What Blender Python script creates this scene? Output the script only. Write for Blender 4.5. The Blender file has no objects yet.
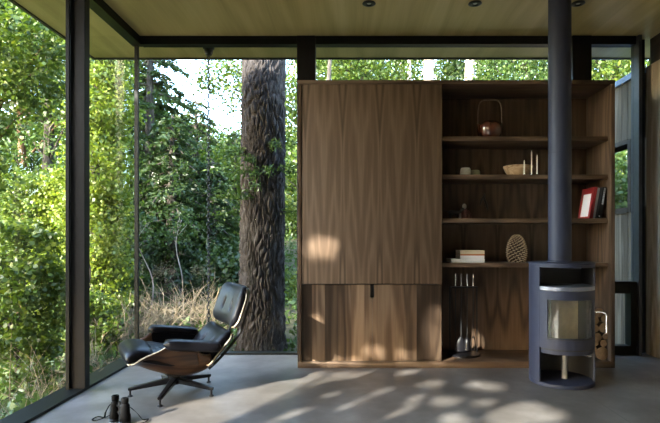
import bpy, bmesh, math, random
import numpy as np
from mathutils import Vector, Matrix
PI = math.pi
rnd = random.Random(5)
rng = np.random.default_rng(11)
scn = bpy.context.scene
col = scn.collection

# ------------------------------------------------------------------ camera
F_PX, CX, CY, EYE = 490.0, 350.0, 240.0, 1.15
cam_d = bpy.data.cameras.new('camera')
cam = bpy.data.objects.new('camera', cam_d)
col.objects.link(cam)
cam.location = (0, 0, EYE)
cam.rotation_euler = (PI / 2, 0, 0)
cam_d.sensor_width = 36
cam_d.lens = F_PX / 660 * 36
cam_d.shift_x = -(CX - 330) / 660
cam_d.shift_y = (CY - 211.5) / 660
cam_d.clip_start = 0.05
cam_d.clip_end = 300
scn.camera = cam

# ------------------------------------------------------------------ materials
class N:
    """tiny node-tree helper"""
    def __init__(s, name):
        s.m = bpy.data.materials.new(name)
        s.m.use_nodes = True
        s.t = s.m.node_tree
        s.t.nodes.clear()
        s.out = s.new('ShaderNodeOutputMaterial')
    def new(s, kind, **kw):
        n = s.t.nodes.new(kind)
        for k, v in kw.items():
            setattr(n, k, v)
        return n
    def link(s, a, b):
        s.t.links.new(a, b)
    def val(s, sock, v):
        if isinstance(v, bpy.types.NodeSocket):
            s.link(v, sock)
        else:
            sock.default_value = v
    def math(s, op, a, b=None, c=None):
        n = s.new('ShaderNodeMath', operation=op)
        s.val(n.inputs[0], a)
        if b is not None: s.val(n.inputs[1], b)
        if c is not None: s.val(n.inputs[2], c)
        return n.outputs[0]
    def coord(s):
        return s.new('ShaderNodeTexCoord').outputs['Object']
    def mapping(s, v, scale=(1, 1, 1), rot=(0, 0, 0), loc=(0, 0, 0)):
        n = s.new('ShaderNodeMapping')
        s.link(v, n.inputs['Vector'])
        n.inputs['Scale'].default_value = scale
        n.inputs['Rotation'].default_value = rot
        n.inputs['Location'].default_value = loc
        return n.outputs[0]
    def noise(s, v, scale=5, detail=4, rough=.55, dist=0):
        n = s.new('ShaderNodeTexNoise')
        s.link(v, n.inputs['Vector'])
        n.inputs['Scale'].default_value = scale
        n.inputs['Detail'].default_value = detail
        n.inputs['Roughness'].default_value = rough
        n.inputs['Distortion'].default_value = dist
        return n.outputs['Fac']
    def ramp(s, f, stops):
        n = s.new('ShaderNodeValToRGB')
        s.link(f, n.inputs[0])
        e = n.color_ramp.elements
        while len(e) < len(stops): e.new(.5)
        for i, (p, c) in enumerate(stops):
            e[i].position = p
            e[i].color = (*c, 1)
        return n.outputs[0]
    def mix(s, f, a, b, blend='MIX'):
        n = s.new('ShaderNodeMix', data_type='RGBA', blend_type=blend)
        s.val(n.inputs[0], f)
        for sock, v in ((n.inputs[6], a), (n.inputs[7], b)):
            if isinstance(v, tuple): sock.default_value = (*v, 1)
            else: s.link(v, sock)
        return n.outputs[2]
    def bump(s, h, strength=.2, dist=.01):
        n = s.new('ShaderNodeBump')
        s.link(h, n.inputs['Height'])
        n.inputs['Strength'].default_value = strength
        n.inputs['Distance'].default_value = dist
        return n.outputs[0]
    def principled(s, color, rough=.5, metal=0, spec=.5, normal=None, coat=0):
        n = s.new('ShaderNodeBsdfPrincipled')
        if isinstance(color, tuple): n.inputs['Base Color'].default_value = (*color, 1)
        else: s.link(color, n.inputs['Base Color'])
        s.val(n.inputs['Roughness'], rough)
        n.inputs['Metallic'].default_value = metal
        n.inputs['Specular IOR Level'].default_value = spec
        n.inputs['Coat Weight'].default_value = coat
        if normal is not None: s.link(normal, n.inputs['Normal'])
        s.link(n.outputs[0], s.out.inputs[0])
        return n

def flat(name, c, rough=.5, metal=0, spec=.5, var=.12, scale=30, bump=0, coat=0):
    n = N(name)
    v = n.coord()
    f = n.noise(v, scale, 3)
    a = tuple(x * (1 - var) for x in c)
    b = tuple(x * (1 + var) for x in c)
    cc = n.ramp(f, [(.3, a), (.7, b)])
    n.principled(cc, rough, metal, spec, n.bump(f, bump, .004) if bump else None, coat)
    return n.m

def wood(name, dark, mid, light, axis='Z', fig=1.0, match=0.0, stave=0.0, rough=.42, scale=1.0, stave_var=.35, spec=.35, offs=(0, 0, 0)):
    """grain runs along `axis`; match = leaf width of book-matched veneer; stave = width of glued boards"""
    n = N(name)
    v = n.mapping(n.coord(), loc=offs)
    sep = n.new('ShaderNodeSeparateXYZ')
    n.link(v, sep.inputs[0])
    ax = 'XYZ'.index(axis)
    across = [i for i in range(3) if i != ax]
    u, w, l = sep.outputs[across[0]], sep.outputs[across[1]], sep.outputs[ax]
    tone = None
    if match:
        u = n.math('PINGPONG', u, match)
    if stave:
        k = n.math('FLOOR', n.math('DIVIDE', u, stave))
        wn = n.new('ShaderNodeTexWhiteNoise', noise_dimensions='1D')
        n.link(k, wn.inputs['W'])
        tone = wn.outputs['Value']
        l = n.math('ADD', l, n.math('MULTIPLY', tone, 17.0))
        w = n.math('ADD', w, n.math('MULTIPLY', tone, 5.0))
    cb = n.new('ShaderNodeCombineXYZ')
    n.link(u, cb.inputs[0]); n.link(w, cb.inputs[1]); n.link(l, cb.inputs[2])
    p = cb.outputs[0]
    big = n.noise(n.mapping(p, (4.2 * scale, 4.2 * scale, .46 * scale)), 1.0, 2, .5, .25)
    rings = n.math('MULTIPLY_ADD', n.math('SINE', n.math('MULTIPLY', big, 62.0 * fig)), .5, .5)
    rings2 = n.math('MULTIPLY_ADD', n.math('SINE', n.math('MULTIPLY', big, 23.0 * fig)), .5, .5)
    streak = n.noise(n.mapping(p, (48 * scale, 48 * scale, 1.3 * scale)), 1.0, 4, .7)
    pore = n.noise(n.mapping(p, (260 * scale, 260 * scale, 7 * scale)), 1.0, 2, .5)
    f = n.math('ADD', n.math('MULTIPLY', rings, .26), n.math('MULTIPLY', rings2, .20))
    f = n.math('ADD', f, n.math('MULTIPLY', streak, .42))
    f = n.math('ADD', f, n.math('MULTIPLY', pore, .14))
    c = n.ramp(f, [(.22, dark), (.5, mid), (.8, light)])
    if tone is not None:
        m = n.math('MULTIPLY_ADD', tone, stave_var * 2, 1 - stave_var)
        sc = n.new('ShaderNodeCombineXYZ')
        for i in range(3): n.link(m, sc.inputs[i])
        c = n.mix(1.0, c, sc.outputs[0], 'MULTIPLY')
    n.principled(c, rough, 0, spec, n.bump(f, .12, .002))
    return n.m

M = {}
WD, WM, WL = (.036, .0205, .0122), (.090, .0555, .0345), (.165, .110, .073)
M['walnut_panel'] = wood('walnut_veneer_bookmatched', (.058, .036, .022), (.118, .075, .047), (.205, .140, .092), 'Z', .9, .167, rough=.45, offs=(0.02, 0, 0))
M['walnut_v'] = wood('walnut_vertical', WD, WM, WL, 'Z')
M['walnut_h'] = wood('walnut_horizontal', WD, WM, WL, 'X')
M['walnut_back'] = wood('walnut_back_panel', WD, WM, WL, 'Z', .8, .17)
M['walnut_stave'] = wood('walnut_staves', (.042, .024, .014), (.104, .064, .038), (.20, .134, .085), 'Z', .7, 0, .118, stave_var=.75)
M['walnut_chair'] = wood('walnut_shell', (.022, .010, .005), (.056, .027, .013), (.10, .053, .027), 'X', 1.0, rough=.3, scale=1.5)
M['ply_edge'] = flat('plywood_edge', (.42, .35, .26), .6)
M['plywood'] = wood('ceiling_plywood', (.40, .30, .12), (.53, .41, .175), (.64, .515, .25), 'Y', .5, 0, 1.17, rough=.4, scale=.55, stave_var=.06, offs=(1.66 - 1.17, 0, 0), spec=.4)
M['soffit'] = wood('soffit_plywood', (.38, .31, .12), (.48, .40, .165), (.56, .47, .21), 'Y', .35, rough=.5, scale=.55)
M['cedar'] = wood('weathered_cedar', (.34, .275, .20), (.50, .415, .315), (.62, .53, .42), 'Z', .7, 0, .135, rough=.8, scale=1.2, spec=.2)  # boards indoors, lightened to stand in for the light there
M['cedar_shaded'] = wood('weathered_cedar_shaded', (.085, .068, .047), (.15, .123, .088), (.215, .18, .135), 'Z', .7, 0, .135, rough=.85, scale=1.2, spec=.1)  # same boards outdoors, with the shade put into a darker colour
M['dark_wood'] = wood('dark_stained_wood', (.02, .014, .009), (.04, .028, .018), (.06, .043, .028), 'Y', .7, rough=.6)
M['steel'] = flat('black_steel', (.007, .0062, .0075), .5, .0, .2, .2, 12)
M['frame'] = flat('black_window_frame', (.007, .0075, .006), .45, 0, .2, .1)
M['blue_metal'] = flat('grey_metal_cap', (.20, .24, .33), .4, .6)
M['chain'] = flat('bronze_chain', (.045, .043, .045), .4, .8)
M['stove'] = flat('stove_paint', (.028, .032, .056), .55, .05, .3, .05, 60)
M['stove_in'] = flat('stove_inner_black', (.012, .012, .014), .6)
M['silver'] = flat('brushed_silver', (.62, .62, .64), .25, 1.0)
M['liner'] = flat('vermiculite', (.60, .51, .40), .9, 0, .1, .12, 18)
M['leather'] = None
M['black_plastic'] = flat('black_rubber', (.004, .004, .0045), .6, 0, .06, .2, 80, .3)
M['black_gloss'] = flat('black_gloss', (.008, .008, .010), .28, 0, .4)
M['lens'] = flat('lens_glass', (.02, .02, .035), .05)
M['chrome'] = flat('polished_metal', (.6, .6, .6), .12, 1.0)
M['lamp_lens'] = flat('lamp_lens', (.55, .55, .52), .3)
M['ceramic'] = flat('iron_red_glaze', (.075, .022, .012), .14, 0, .6, .45, 9, coat=.5)
M['cane'] = flat('cane_handle', (.16, .11, .075), .35, 0, .4, .3, 50)
M['white_ceramic'] = flat('white_ceramic', (.90, .88, .80), .55, 0, .4, .08, 30, .3)
M['green_ceramic'] = flat('celadon_ceramic', (.46, .47, .34), .5, 0, .4, .1, 30, .3)
M['bowl_wood'] = wood('turned_wood', (.26, .15, .07), (.45, .30, .17), (.58, .42, .26), 'X', 1.0, rough=.5, scale=3)
M['wax'] = flat('ivory_wax', (.72, .68, .58), .45)
M['wick'] = flat('wick', (.9, .88, .8), .7)
M['dark_carving'] = flat('dark_carved_wood', (.030, .024, .022), .35, 0, .5, .3, 40)
M['red_carving'] = flat('red_brown_carving', (.20, .09, .075), .45, 0, .4, .3, 40)
M['pale_carving'] = flat('pale_carving', (.62, .54, .50), .5)
M['pine'] = None
M['cone_dark'] = flat('cone_core', (.05, .026, .014), .8)
M['paper'] = flat('book_pages', (.68, .63, .54), .8, 0, .2, .06, 90)
M['white_cover'] = flat('white_cover', (.86, .86, .89), .4, 0, .4, .02)
M['cream_cover'] = flat('cream_cover', (.66, .57, .42), .6, 0, .3, .03)
M['orange_cover'] = flat('orange_cover', (.50, .17, .07), .5, 0, .3, .05)
M['red_cover'] = flat('red_cover', (.30, .018, .022), .5, 0, .4, .05)
M['grey_cover'] = flat('grey_cover', (.30, .29, .29), .5)
M['navy_cover'] = flat('charcoal_cover', (.028, .03, .036), .5)
M['black_cover'] = flat('black_cover', (.008, .008, .009), .4)
M['bark_log'] = flat('log_bark', (.085, .055, .036), .9, 0, .1, .4, 30, .6)
M['cap_metal'] = flat('dark_fascia', (.02, .02, .019), .5)

def mk_leather():
    n = N('black_leather')
    v = n.coord()
    f = n.noise(v, 180, 4)
    g = n.noise(v, 7, 2)
    c = n.ramp(g, [(.3, (.006, .006, .008)), (.7, (.010, .010, .0135))])
    n.principled(c, .36, 0, .12, n.bump(n.math('ADD', n.math('MULTIPLY', f, .25), g), .12, .006))
    M['leather'] = n.m
mk_leather()

def mk_pine():
    n = N('pine_scales')
    a = n.new('ShaderNodeAttribute', attribute_name='tone')
    c = n.ramp(a.outputs['Fac'], [(.0, (.03, .015, .008)), (.6, (.055, .03, .017)), (1, (.38, .28, .19))])
    n.principled(c, .7, 0, .2)
    M['pine'] = n.m
mk_pine()

def mk_log_end():
    n = N('log_end_grain')
    v = n.coord()
    w = n.new('ShaderNodeTexWave', wave_type='RINGS', rings_direction='Y')
    n.link(v, w.inputs['Vector'])
    w.inputs['Scale'].default_value = 45
    w.inputs['Distortion'].default_value = 2
    w.inputs['Detail'].default_value = 2
    g = n.noise(v, 25, 3)
    f = n.math('ADD', n.math('MULTIPLY', w.outputs['Fac'], .4), n.math('MULTIPLY', g, .6))
    c = n.ramp(f, [(.2, (.15, .075, .034)), (.5, (.27, .155, .075)), (.8, (.40, .26, .14))])
    n.principled(c, .8, 0, .2)
    M['log_end'] = n.m
mk_log_end()

def mk_concrete():
    n = N('polished_concrete')
    v = n.coord()
    a = n.noise(v, .9, 5, .6)
    b = n.noise(v, 3.2, 6, .62)
    f = n.math('ADD', n.math('MULTIPLY', a, .5), n.math('MULTIPLY', b, .5))
    c = n.ramp(f, [(.38, (.088, .077, .068)), (.5, (.140, .126, .114)), (.63, (.225, .207, .190))])
    # sawn control joint that runs away from the stove
    sep = n.new('ShaderNodeSeparateXYZ'); n.link(v, sep.inputs[0])
    j = n.math('LESS_THAN', n.math('ABSOLUTE', n.math('SUBTRACT', sep.outputs[0], 1.265)), .0035)
    c = n.mix(j, c, (.10, .095, .09))
    n.principled(c, .34, 0, .45)
    M['concrete'] = n.m
mk_concrete()

def mk_glass():
    n = N('window_glass')
    tr = n.new('ShaderNodeBsdfTransparent')
    tr.inputs[0].default_value = (.97, .985, .97, 1)
    gl = n.new('ShaderNodeBsdfGlossy')
    gl.inputs['Roughness'].default_value = 0.0
    lw = n.new('ShaderNodeLayerWeight'); lw.inputs['Blend'].default_value = .5
    fr = n.new('ShaderNodeMath', operation='MULTIPLY_ADD')
    n.link(n.math('POWER', lw.outputs['Facing'], 5.0), fr.inputs[0]); fr.inputs[1].default_value = .28; fr.inputs[2].default_value = .02
    mx = n.new('ShaderNodeMixShader')
    n.link(fr.outputs[0], mx.inputs[0]); n.link(tr.outputs[0], mx.inputs[1]); n.link(gl.outputs[0], mx.inputs[2])
    n.link(mx.outputs[0], n.out.inputs[0])
    M['glass'] = n.m
mk_glass()

def leaf_mat(name, a, b, c, trans=.4):
    n = N(name)
    at = n.new('ShaderNodeAttribute', attribute_name='tone')
    cc = n.ramp(at.outputs['Fac'], [(0, a), (.5, b), (1, c)])
    d = n.new('ShaderNodeBsdfDiffuse'); n.link(cc, d.inputs[0])
    t = n.new('ShaderNodeBsdfTranslucent')
    cy = n.mix(1.0, cc, (1.0, 1.0, .55), 'MULTIPLY')
    n.link(cy, t.inputs[0])
    g = n.new('ShaderNodeBsdfGlossy'); g.inputs['Roughness'].default_value = .45
    g.inputs[0].default_value = (.8, .8, .8, 1)
    m1 = n.new('ShaderNodeMixShader'); m1.inputs[0].default_value = trans
    n.link(d.outputs[0], m1.inputs[1]); n.link(t.outputs[0], m1.inputs[2])
    m2 = n.new('ShaderNodeMixShader'); m2.inputs[0].default_value = .035
    n.link(m1.outputs[0], m2.inputs[1]); n.link(g.outputs[0], m2.inputs[2])
    n.link(m2.outputs[0], n.out.inputs[0])
    M[name] = n.m
leaf_mat('leaf_bright', (.026, .056, .008), (.068, .112, .013), (.165, .205, .027))
leaf_mat('leaf_mid', (.022, .050, .010), (.048, .090, .016), (.11, .155, .033))
leaf_mat('leaf_dark', (.012, .028, .009), (.028, .056, .015), (.065, .10, .028))
leaf_mat('leaf_yellow', (.06, .105, .010), (.145, .20, .021), (.28, .32, .048), .45)
leaf_mat('dry_stem', (.12, .09, .05), (.22, .17, .105), (.35, .285, .19), .15)
leaf_mat('litter', (.05, .04, .02), (.09, .09, .03), (.14, .16, .05), .1)

def bark(name, a, b, c, sc=1.0):
    n = N(name)
    v = n.coord()
    f = n.noise(n.mapping(v, (14 * sc, 14 * sc, 3.2 * sc)), 1, 6, .7, .4)
    cc = n.ramp(f, [(.3, a), (.5, b), (.72, c)])
    n.principled(cc, .9, 0, .15, n.bump(f, .8, .03))
    M[name] = n.m
bark('bark_fir', (.020, .0165, .015), (.044, .037, .033), (.085, .074, .068), 2.0)
bark('bark_grey', (.03, .026, .021), (.06, .051, .042), (.11, .096, .08))
bark('bark_pale', (.22, .17, .13), (.36, .29, .235), (.50, .43, .36))
bark('bark_red', (.06, .034, .02), (.12, .068, .04), (.2, .12, .075))
bark('soil', (.035, .03, .018), (.06, .055, .028), (.10, .09, .05), .4)

# ------------------------------------------------------------------ mesh helpers
class MB:
    def __init__(s): s.v, s.f = [], []
    def add(s, vs, fs):
        o = len(s.v)
        s.v += [tuple(x) for x in vs]
        s.f += [tuple(i + o for i in f) for f in fs]
        return s
    def box(s, x0, x1, y0, y1, z0, z1):
        return s.add([(x0, y0, z0), (x1, y0, z0), (x1, y1, z0), (x0, y1, z0), (x0, y0, z1), (x1, y0, z1), (x1, y1, z1), (x0, y1, z1)],
                     [(0, 3, 2, 1), (4, 5, 6, 7), (0, 1, 5, 4), (1, 2, 6, 5), (2, 3, 7, 6), (3, 0, 4, 7)])
    def tube(s, path, r, n=10, caps=True):
        P = [Vector(p) for p in path]
        R = r if hasattr(r, '__len__') else [r] * len(P)
        up = None
        vs, fs = [], []
        for i, p in enumerate(P):
            t = (P[min(i + 1, len(P) - 1)] - P[max(i - 1, 0)])
            if t.length < 1e-9: t = Vector((0, 0, 1))
            t.normalize()
            if up is None:
                up = t.orthogonal().normalized()
            up = (up - t * up.dot(t))
            if up.length < 1e-6: up = t.orthogonal()
            up.normalize()
            b = t.cross(up)
            for k in range(n):
                a = 2 * PI * k / n
                vs.append(p + (up * math.cos(a) + b * math.sin(a)) * R[i])
        for i in range(len(P) - 1):
            for k in range(n):
                k2 = (k + 1) % n
                fs.append((i * n + k, i * n + k2, (i + 1) * n + k2, (i + 1) * n + k))
        if caps:
            fs.append(tuple(range(n - 1, -1, -1)))
            fs.append(tuple((len(P) - 1) * n + k for k in range(n)))
        return s.add(vs, fs)
    def lathe(s, prof, c=(0, 0, 0), n=40, wob=None):
        """prof: (r, z) list, revolve about vertical axis through c"""
        vs, fs = [], []
        for r, z in prof:
            for k in range(n):
                a = 2 * PI * k / n
                rr = r * (wob(a, z) if wob else 1)
                vs.append((c[0] + rr * math.cos(a), c[1] + rr * math.sin(a), c[2] + z))
        for i in range(len(prof) - 1):
            for k in range(n):
                k2 = (k + 1) % n
                fs.append((i * n + k, i * n + k2, (i + 1) * n + k2, (i + 1) * n + k))
        fs.append(tuple(range(n - 1, -1, -1)))
        fs.append(tuple((len(prof) - 1) * n + k for k in range(n)))
        return s.add(vs, fs)
    def arc_wall(s, c, r0, r1, a0, a1, z0, z1, n=24):
        """curved wall; angle measured from -Y towards +X"""
        vs, fs = [], []
        for i in range(n + 1):
            a = a0 + (a1 - a0) * i / n
            d = (math.sin(a), -math.cos(a))
            for r, z in ((r0, z0), (r1, z0), (r1, z1), (r0, z1)):
                vs.append((c[0] + d[0] * r, c[1] + d[1] * r, z))
        for i in range(n):
            for k in range(4):
                k2 = (k + 1) % 4
                fs.append((i * 4 + k, i * 4 + k2, i * 4 + 4 + k2, i * 4 + 4 + k))
        fs.append((3, 2, 1, 0))
        fs.append((n * 4, n * 4 + 1, n * 4 + 2, n * 4 + 3))
        return s.add(vs, fs)
    def grid(s, P, closed_u=False):
        """P[i][j] points"""
        nu, nv = len(P), len(P[0])
        vs = [p for row in P for p in row]
        fs = []
        for i in range(nu if closed_u else nu - 1):
            for j in range(nv - 1):
                i2 = (i + 1) % nu
                fs.append((i * nv + j, i2 * nv + j, i2 * nv + j + 1, i * nv + j + 1))
        return s.add(vs, fs)
    def blob(s, c, r, n=14, m=10):
        vs, fs = [], []
        for i in range(m + 1):
            th = PI * i / m
            for k in range(n):
                a = 2 * PI * k / n
                vs.append((c[0] + r[0] * math.sin(th) * math.cos(a), c[1] + r[1] * math.sin(th) * math.sin(a), c[2] - r[2] * math.cos(th)))
        for i in range(m):
            for k in range(n):
                k2 = (k + 1) % n
                fs.append((i * n + k, i * n + k2, (i + 1) * n + k2, (i + 1) * n + k))
        return s.add(vs, fs)
    def build(s, name, mat, parent=None, bevel=0, smooth=40, world=True, segs=2, subsurf=0, solid=0, rim=None):
        me = bpy.data.meshes.new(name)
        bm = bmesh.new()
        bv = [bm.verts.new(v) for v in s.v]
        for f in s.f:
            try: bm.faces.new([bv[i] for i in f])
            except ValueError: pass
        bmesh.ops.remove_doubles(bm, verts=bm.verts, dist=1e-6)
        bmesh.ops.recalc_face_normals(bm, faces=bm.faces)
        if bevel:
            ed = [e for e in bm.edges if len(e.link_faces) == 2 and e.calc_face_angle(0) > math.radians(35)]
            bmesh.ops.bevel(bm, geom=ed, offset=bevel, segments=segs, affect='EDGES', profile=.5, clamp_overlap=True)
        bm.to_mesh(me); bm.free()
        me.materials.append(mat)
        if smooth:
            for p in me.polygons: p.use_smooth = True
            me.set_sharp_from_angle(angle=math.radians(smooth))
        o = bpy.data.objects.new(name, me)
        col.objects.link(o)
        if parent is not None:
            o.parent = parent
            if world:
                root = parent
                L = Vector((0, 0, 0))
                while root is not None:
                    L += root.location; root = root.parent
                me.transform(Matrix.Translation(-L))
        else:
            # origin at the middle of the base
            xs = [v.co for v in me.vertices]
            lo = Vector([min(c[i] for c in xs) for i in range(3)]); hi = Vector([max(c[i] for c in xs) for i in range(3)])
            b = Vector(((lo.x + hi.x) / 2, (lo.y + hi.y) / 2, lo.z))
            me.transform(Matrix.Translation(-b)); o.location = b
        if solid:
            md = o.modifiers.new('thickness', 'SOLIDIFY'); md.thickness = solid; md.offset = 0
            if rim is not None:
                me.materials.append(rim); md.material_offset_rim = 1
        if subsurf:
            md = o.modifiers.new('smooth', 'SUBSURF'); md.levels = subsurf; md.render_levels = subsurf
        return o

def tag(o, label, cat, group=None, kind=None):
    o['label'] = label; o['category'] = cat
    if group: o['group'] = group
    if kind: o['kind'] = kind
    return o
def thing(name, loc, label, cat, group=None):
    o = bpy.data.objects.new(name, None)
    col.objects.link(o)
    o.location = loc; o.empty_display_size = .1
    return tag(o, label, cat, group)
def struct(o):
    o['kind'] = 'structure'; return o
def s_empty(name, loc=(0, 0, 0)):
    o = bpy.data.objects.new(name, None); col.objects.link(o); o.location = loc
    return struct(o)
def bx(*a): return MB().box(*a)

# ------------------------------------------------------------------ the room
GL, GB, CEIL = -2.18, 4.96, 3.19          # left glass plane, back glass plane, ceiling
YB = -1.6                                 # wall behind the camera
struct(bx(-2.2, 3.2, YB - .1, 5.0, -.25, 0).build('floor', M['concrete'], smooth=0))
struct(bx(-2.2, 3.3, YB - .1, 5.0, CEIL, CEIL + .1).build('ceiling', M['plywood'], smooth=0))
# roof overhang: plywood soffit, black drip edge, roof deck
so = s_empty('roof', (0, 0, CEIL))
m = MB().box(-2.86, -2.2, YB - .8, 5.48, CEIL, CEIL + .05).box(-2.2, 3.7, 5.0, 5.48, CEIL, CEIL + .05).box(-2.2, 3.7, YB - .8, YB - .1, CEIL, CEIL + .05)
m.build('soffit', M['soffit'], so, smooth=0)
m = MB().box(-2.89, -2.86, YB - .83, 5.51, CEIL - .015, CEIL + .3).box(-2.86, 3.73, 5.48, 5.51, CEIL - .015, CEIL + .3).box(3.70, 3.73, YB - .8, 5.48, CEIL - .015, CEIL + .3).box(-2.86, 3.70, YB - .83, YB - .8, CEIL - .015, CEIL + .3)
m.build('fascia', M['cap_metal'], so, smooth=0)
bx(-2.86, 3.7, YB - .8, 5.48, CEIL + .25, CEIL + .3).build('roof_deck', M['cap_metal'], so, smooth=0)

# left glass wall
w = s_empty('window_1', (GL, 2, 0))
fm = MB().box(-2.20, -2.02, YB, 4.97, -.02, .02).box(-2.2, -2.1, YB, 4.97, 3.11, CEIL)
fm.box(-2.19, -2.11, YB, YB + .06, .02, 3.11)
fm.build('frame', M['frame'], w, smooth=0)
bx(-2.104, -2.098, YB, 4.90, 3.17, CEIL - .001).build('black_strip', M['steel'], w, smooth=0)  # thin black strip where the frame meets the ceiling
bx(GL - .006, GL + .006, YB, 4.955, .02, 3.11).build('glass_pane', M['glass'], w, smooth=0)
bx(-2.148, -2.122, 3.70, 3.72, .02, 3.11).build('jamb', M['frame'], w, smooth=0)
# back glass wall
w = s_empty('window_2', (-1.3, GB, 0))
fm = MB().box(-2.170, -2.136, 4.93, 4.965, .02, 3.11).box(-2.2, -.53, 4.905, 4.99, 0, .018).box(-2.1, 2.86, 4.90, 4.99, 3.11, CEIL - .02)
fm.build('frame', M['frame'], w, smooth=0)
bx(-2.1, 2.86, 4.895, 4.905, CEIL - .022, CEIL - .001).build('black_strip', M['steel'], w, smooth=0)  # black strip along the top of the back frame
bx(GL + .006, -.53, GB - .006, GB + .006, .018, 3.11).build('glass_pane', M['glass'], w, smooth=0)
w = s_empty('window_3', (.9, GB, 2.5))
bx(-.345, 2.22, GB - .006, GB + .006, 2.52, 3.11).build('glass_pane', M['glass'], w, smooth=0)
bx(-.345, 2.22, 4.91, 4.99, 2.46, 2.52).build('sill', M['frame'], w, smooth=0)
w = s_empty('window_4', (2.62, GB, 0))
bx(2.41, 2.866, GB - .006, GB + .006, .73, 3.11).build('glass_pane', M['glass'], w, smooth=0)
bx(2.41, 2.79, GB - .006, GB + .006, .09, .62).build('lower_pane', M['glass'], w, smooth=0)
MB().box(2.41, 2.865, 4.90, 4.99, .615, .735).box(2.41, 2.865, 4.90, 4.99, 0, .09).box(2.80, 2.865, 4.885, 4.99, .09, .73).build('frame', M['frame'], w, smooth=0)
# steel posts
struct(bx(-2.125, -2.012, 3.72, 3.79, .02, CEIL).build('trim_1', M['steel'], bevel=.004, smooth=0))
struct(bx(-.53, -.345, 4.885, 5.02, 0, CEIL).build('trim_2', M['steel'], bevel=.004, smooth=0))
struct(MB().box(2.22, 2.41, 4.886, 5.02, 0, CEIL).build('trim_3', M['steel'], smooth=0))
struct(bx(2.866, 2.90, 4.86, 5.0, 0, CEIL).build('trim_4', flat('post_blue_grey', (.040, .042, .050), .4), bevel=.004, smooth=0))
# low wall the cabinet stands against
struct(bx(-.345, 2.22, 4.89, 5.0, 0, 2.46).build('wall_back', M['cedar'], smooth=0))
# right wall: vertical boards, continuing outside beyond the glass
def board_wall(y0, y1, x, th, z0, z1, gap=None):
    m = MB(); y = y0; r = random.Random(3)
    while y < y1 - .01:
        wd = min(.135, y1 - y)
        j = r.uniform(-.004, .004)
        def seg(a, b): m.box(x + j, x + th, y, y + wd - .006, a, b)
        if gap and y + wd > gap[0] and y < gap[1]:
            seg(z0, gap[2]); seg(gap[3], z1)
        else: seg(z0, z1)
        y += wd
    m.box(x + .012, x + th - .01, y0, y1, z0, gap[2] if gap else z1)
    if gap:
        m.box(x + .012, x + th - .01, y0, y1, gap[3], z1).box(x + .012, x + th - .01, gap[1], y1, gap[2], gap[3])
    return m
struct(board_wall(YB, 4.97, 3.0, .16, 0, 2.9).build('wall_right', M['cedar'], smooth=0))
struct(bx(3.05, 3.2, YB, 4.98, 2.9, CEIL).build('trim_5', M['dark_wood'], smooth=0))  # solid box in the clerestory gap; the dimness there is put into its colour
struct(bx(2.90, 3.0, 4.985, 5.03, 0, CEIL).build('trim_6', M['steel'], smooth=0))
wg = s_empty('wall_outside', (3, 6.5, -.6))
board_wall(5.02, 8.2, 3.0, .16, -.6, 2.86, (5.28, 6.1, 1.50, 2.19)).build('boards', M['cedar_shaded'], wg, smooth=0)
bx(2.97, 3.19, 5.02, 8.23, 2.86, 2.92).build('metal_cap', M['blue_metal'], wg, smooth=0)
MB().box(2.99, 3.18, 5.22, 5.28, 1.45, 2.23).box(2.99, 3.18, 6.1, 6.16, 1.45, 2.23).box(2.985, 3.19, 5.28, 6.1, 1.44, 1.5).box(2.99, 3.18, 5.28, 6.1, 2.19, 2.24).build('opening_frame', M['dark_wood'], wg, smooth=0)
# wall behind the camera
struct(bx(-2.1, 3.2, YB - .12, YB, 0, CEIL).build('wall_rear', M['walnut_v'], smooth=0))

# ground outside
def ground_z(x, y):
    out = max(0.0, y - 5.5)
    z = -.45 + .12 * min(out, 4) + .10 * max(0, out - 4)
    if x < -3: z += -.05 * min(6, -3 - x)
    z += .10 * math.sin(x * 1.7 + y * .9) * math.sin(y * 1.3 - x * .6)
    if -3.0 < x < 3.4 and YB - 1 < y < 5.6: z = min(z, -.40)
    return z
P = []
xs = [-120, -80, -55] + [-40 + i * 1.0 for i in range(81)] + [60, 100]; ys = [-120, -90, -60, -40] + [-25 + i * 1.0 for i in range(76)] + [70, 100]
xs = sorted(set(xs + [-6 + i * .25 for i in range(60)])); ys = sorted(set(ys + [i * .25 for i in range(56)]))
g = MB().grid([[(x, y, ground_z(x, y)) for y in ys] for x in xs])
struct(g.build('ground', M['soil'], smooth=180))

# ------------------------------------------------------------------ walnut wall cabinet
XL, XR, YF, YK, ZT = -.471, 2.38, 4.40, 4.885, 2.587
cab = thing('storage_cabinet', (.955, 4.65, 0), 'large walnut wall unit with sliding panel, cupboard doors and open shelves', 'cabinet')
T = .034
XD = .83                                        # divider
bx(XL, XR, YF, YK, ZT - T, ZT).build('top_panel', M['walnut_h'], cab, .0015)
bx(XL, XR, YF, YK, 0, .056).build('bottom_panel', M['walnut_h'], cab, .0015)
bx(XL, XL + T, YF, YK, .056, ZT - T).build('side_panel', M['walnut_v'], cab, .0015)
bx(XR - T, XR, YF, YK, .056, ZT - T).build('side_panel', M['walnut_v'], cab, .0015)
bx(XD - T, XD, YF + .03, YK, .056, ZT - T).build('divider', M['walnut_v'], cab, .0015)
bx(XL + T, XR - T, YK - .02, YK, .056, ZT - T).build('back_panel', M['walnut_back'], cab, 0, smooth=0)
for zt in (2.091, 1.745, 1.346, .941):
    bx(XD + .001, XR - T - .001, YF + .05, YK - .021, zt - .038, zt).build('shelf', M['walnut_h'], cab, .0015)
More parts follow.
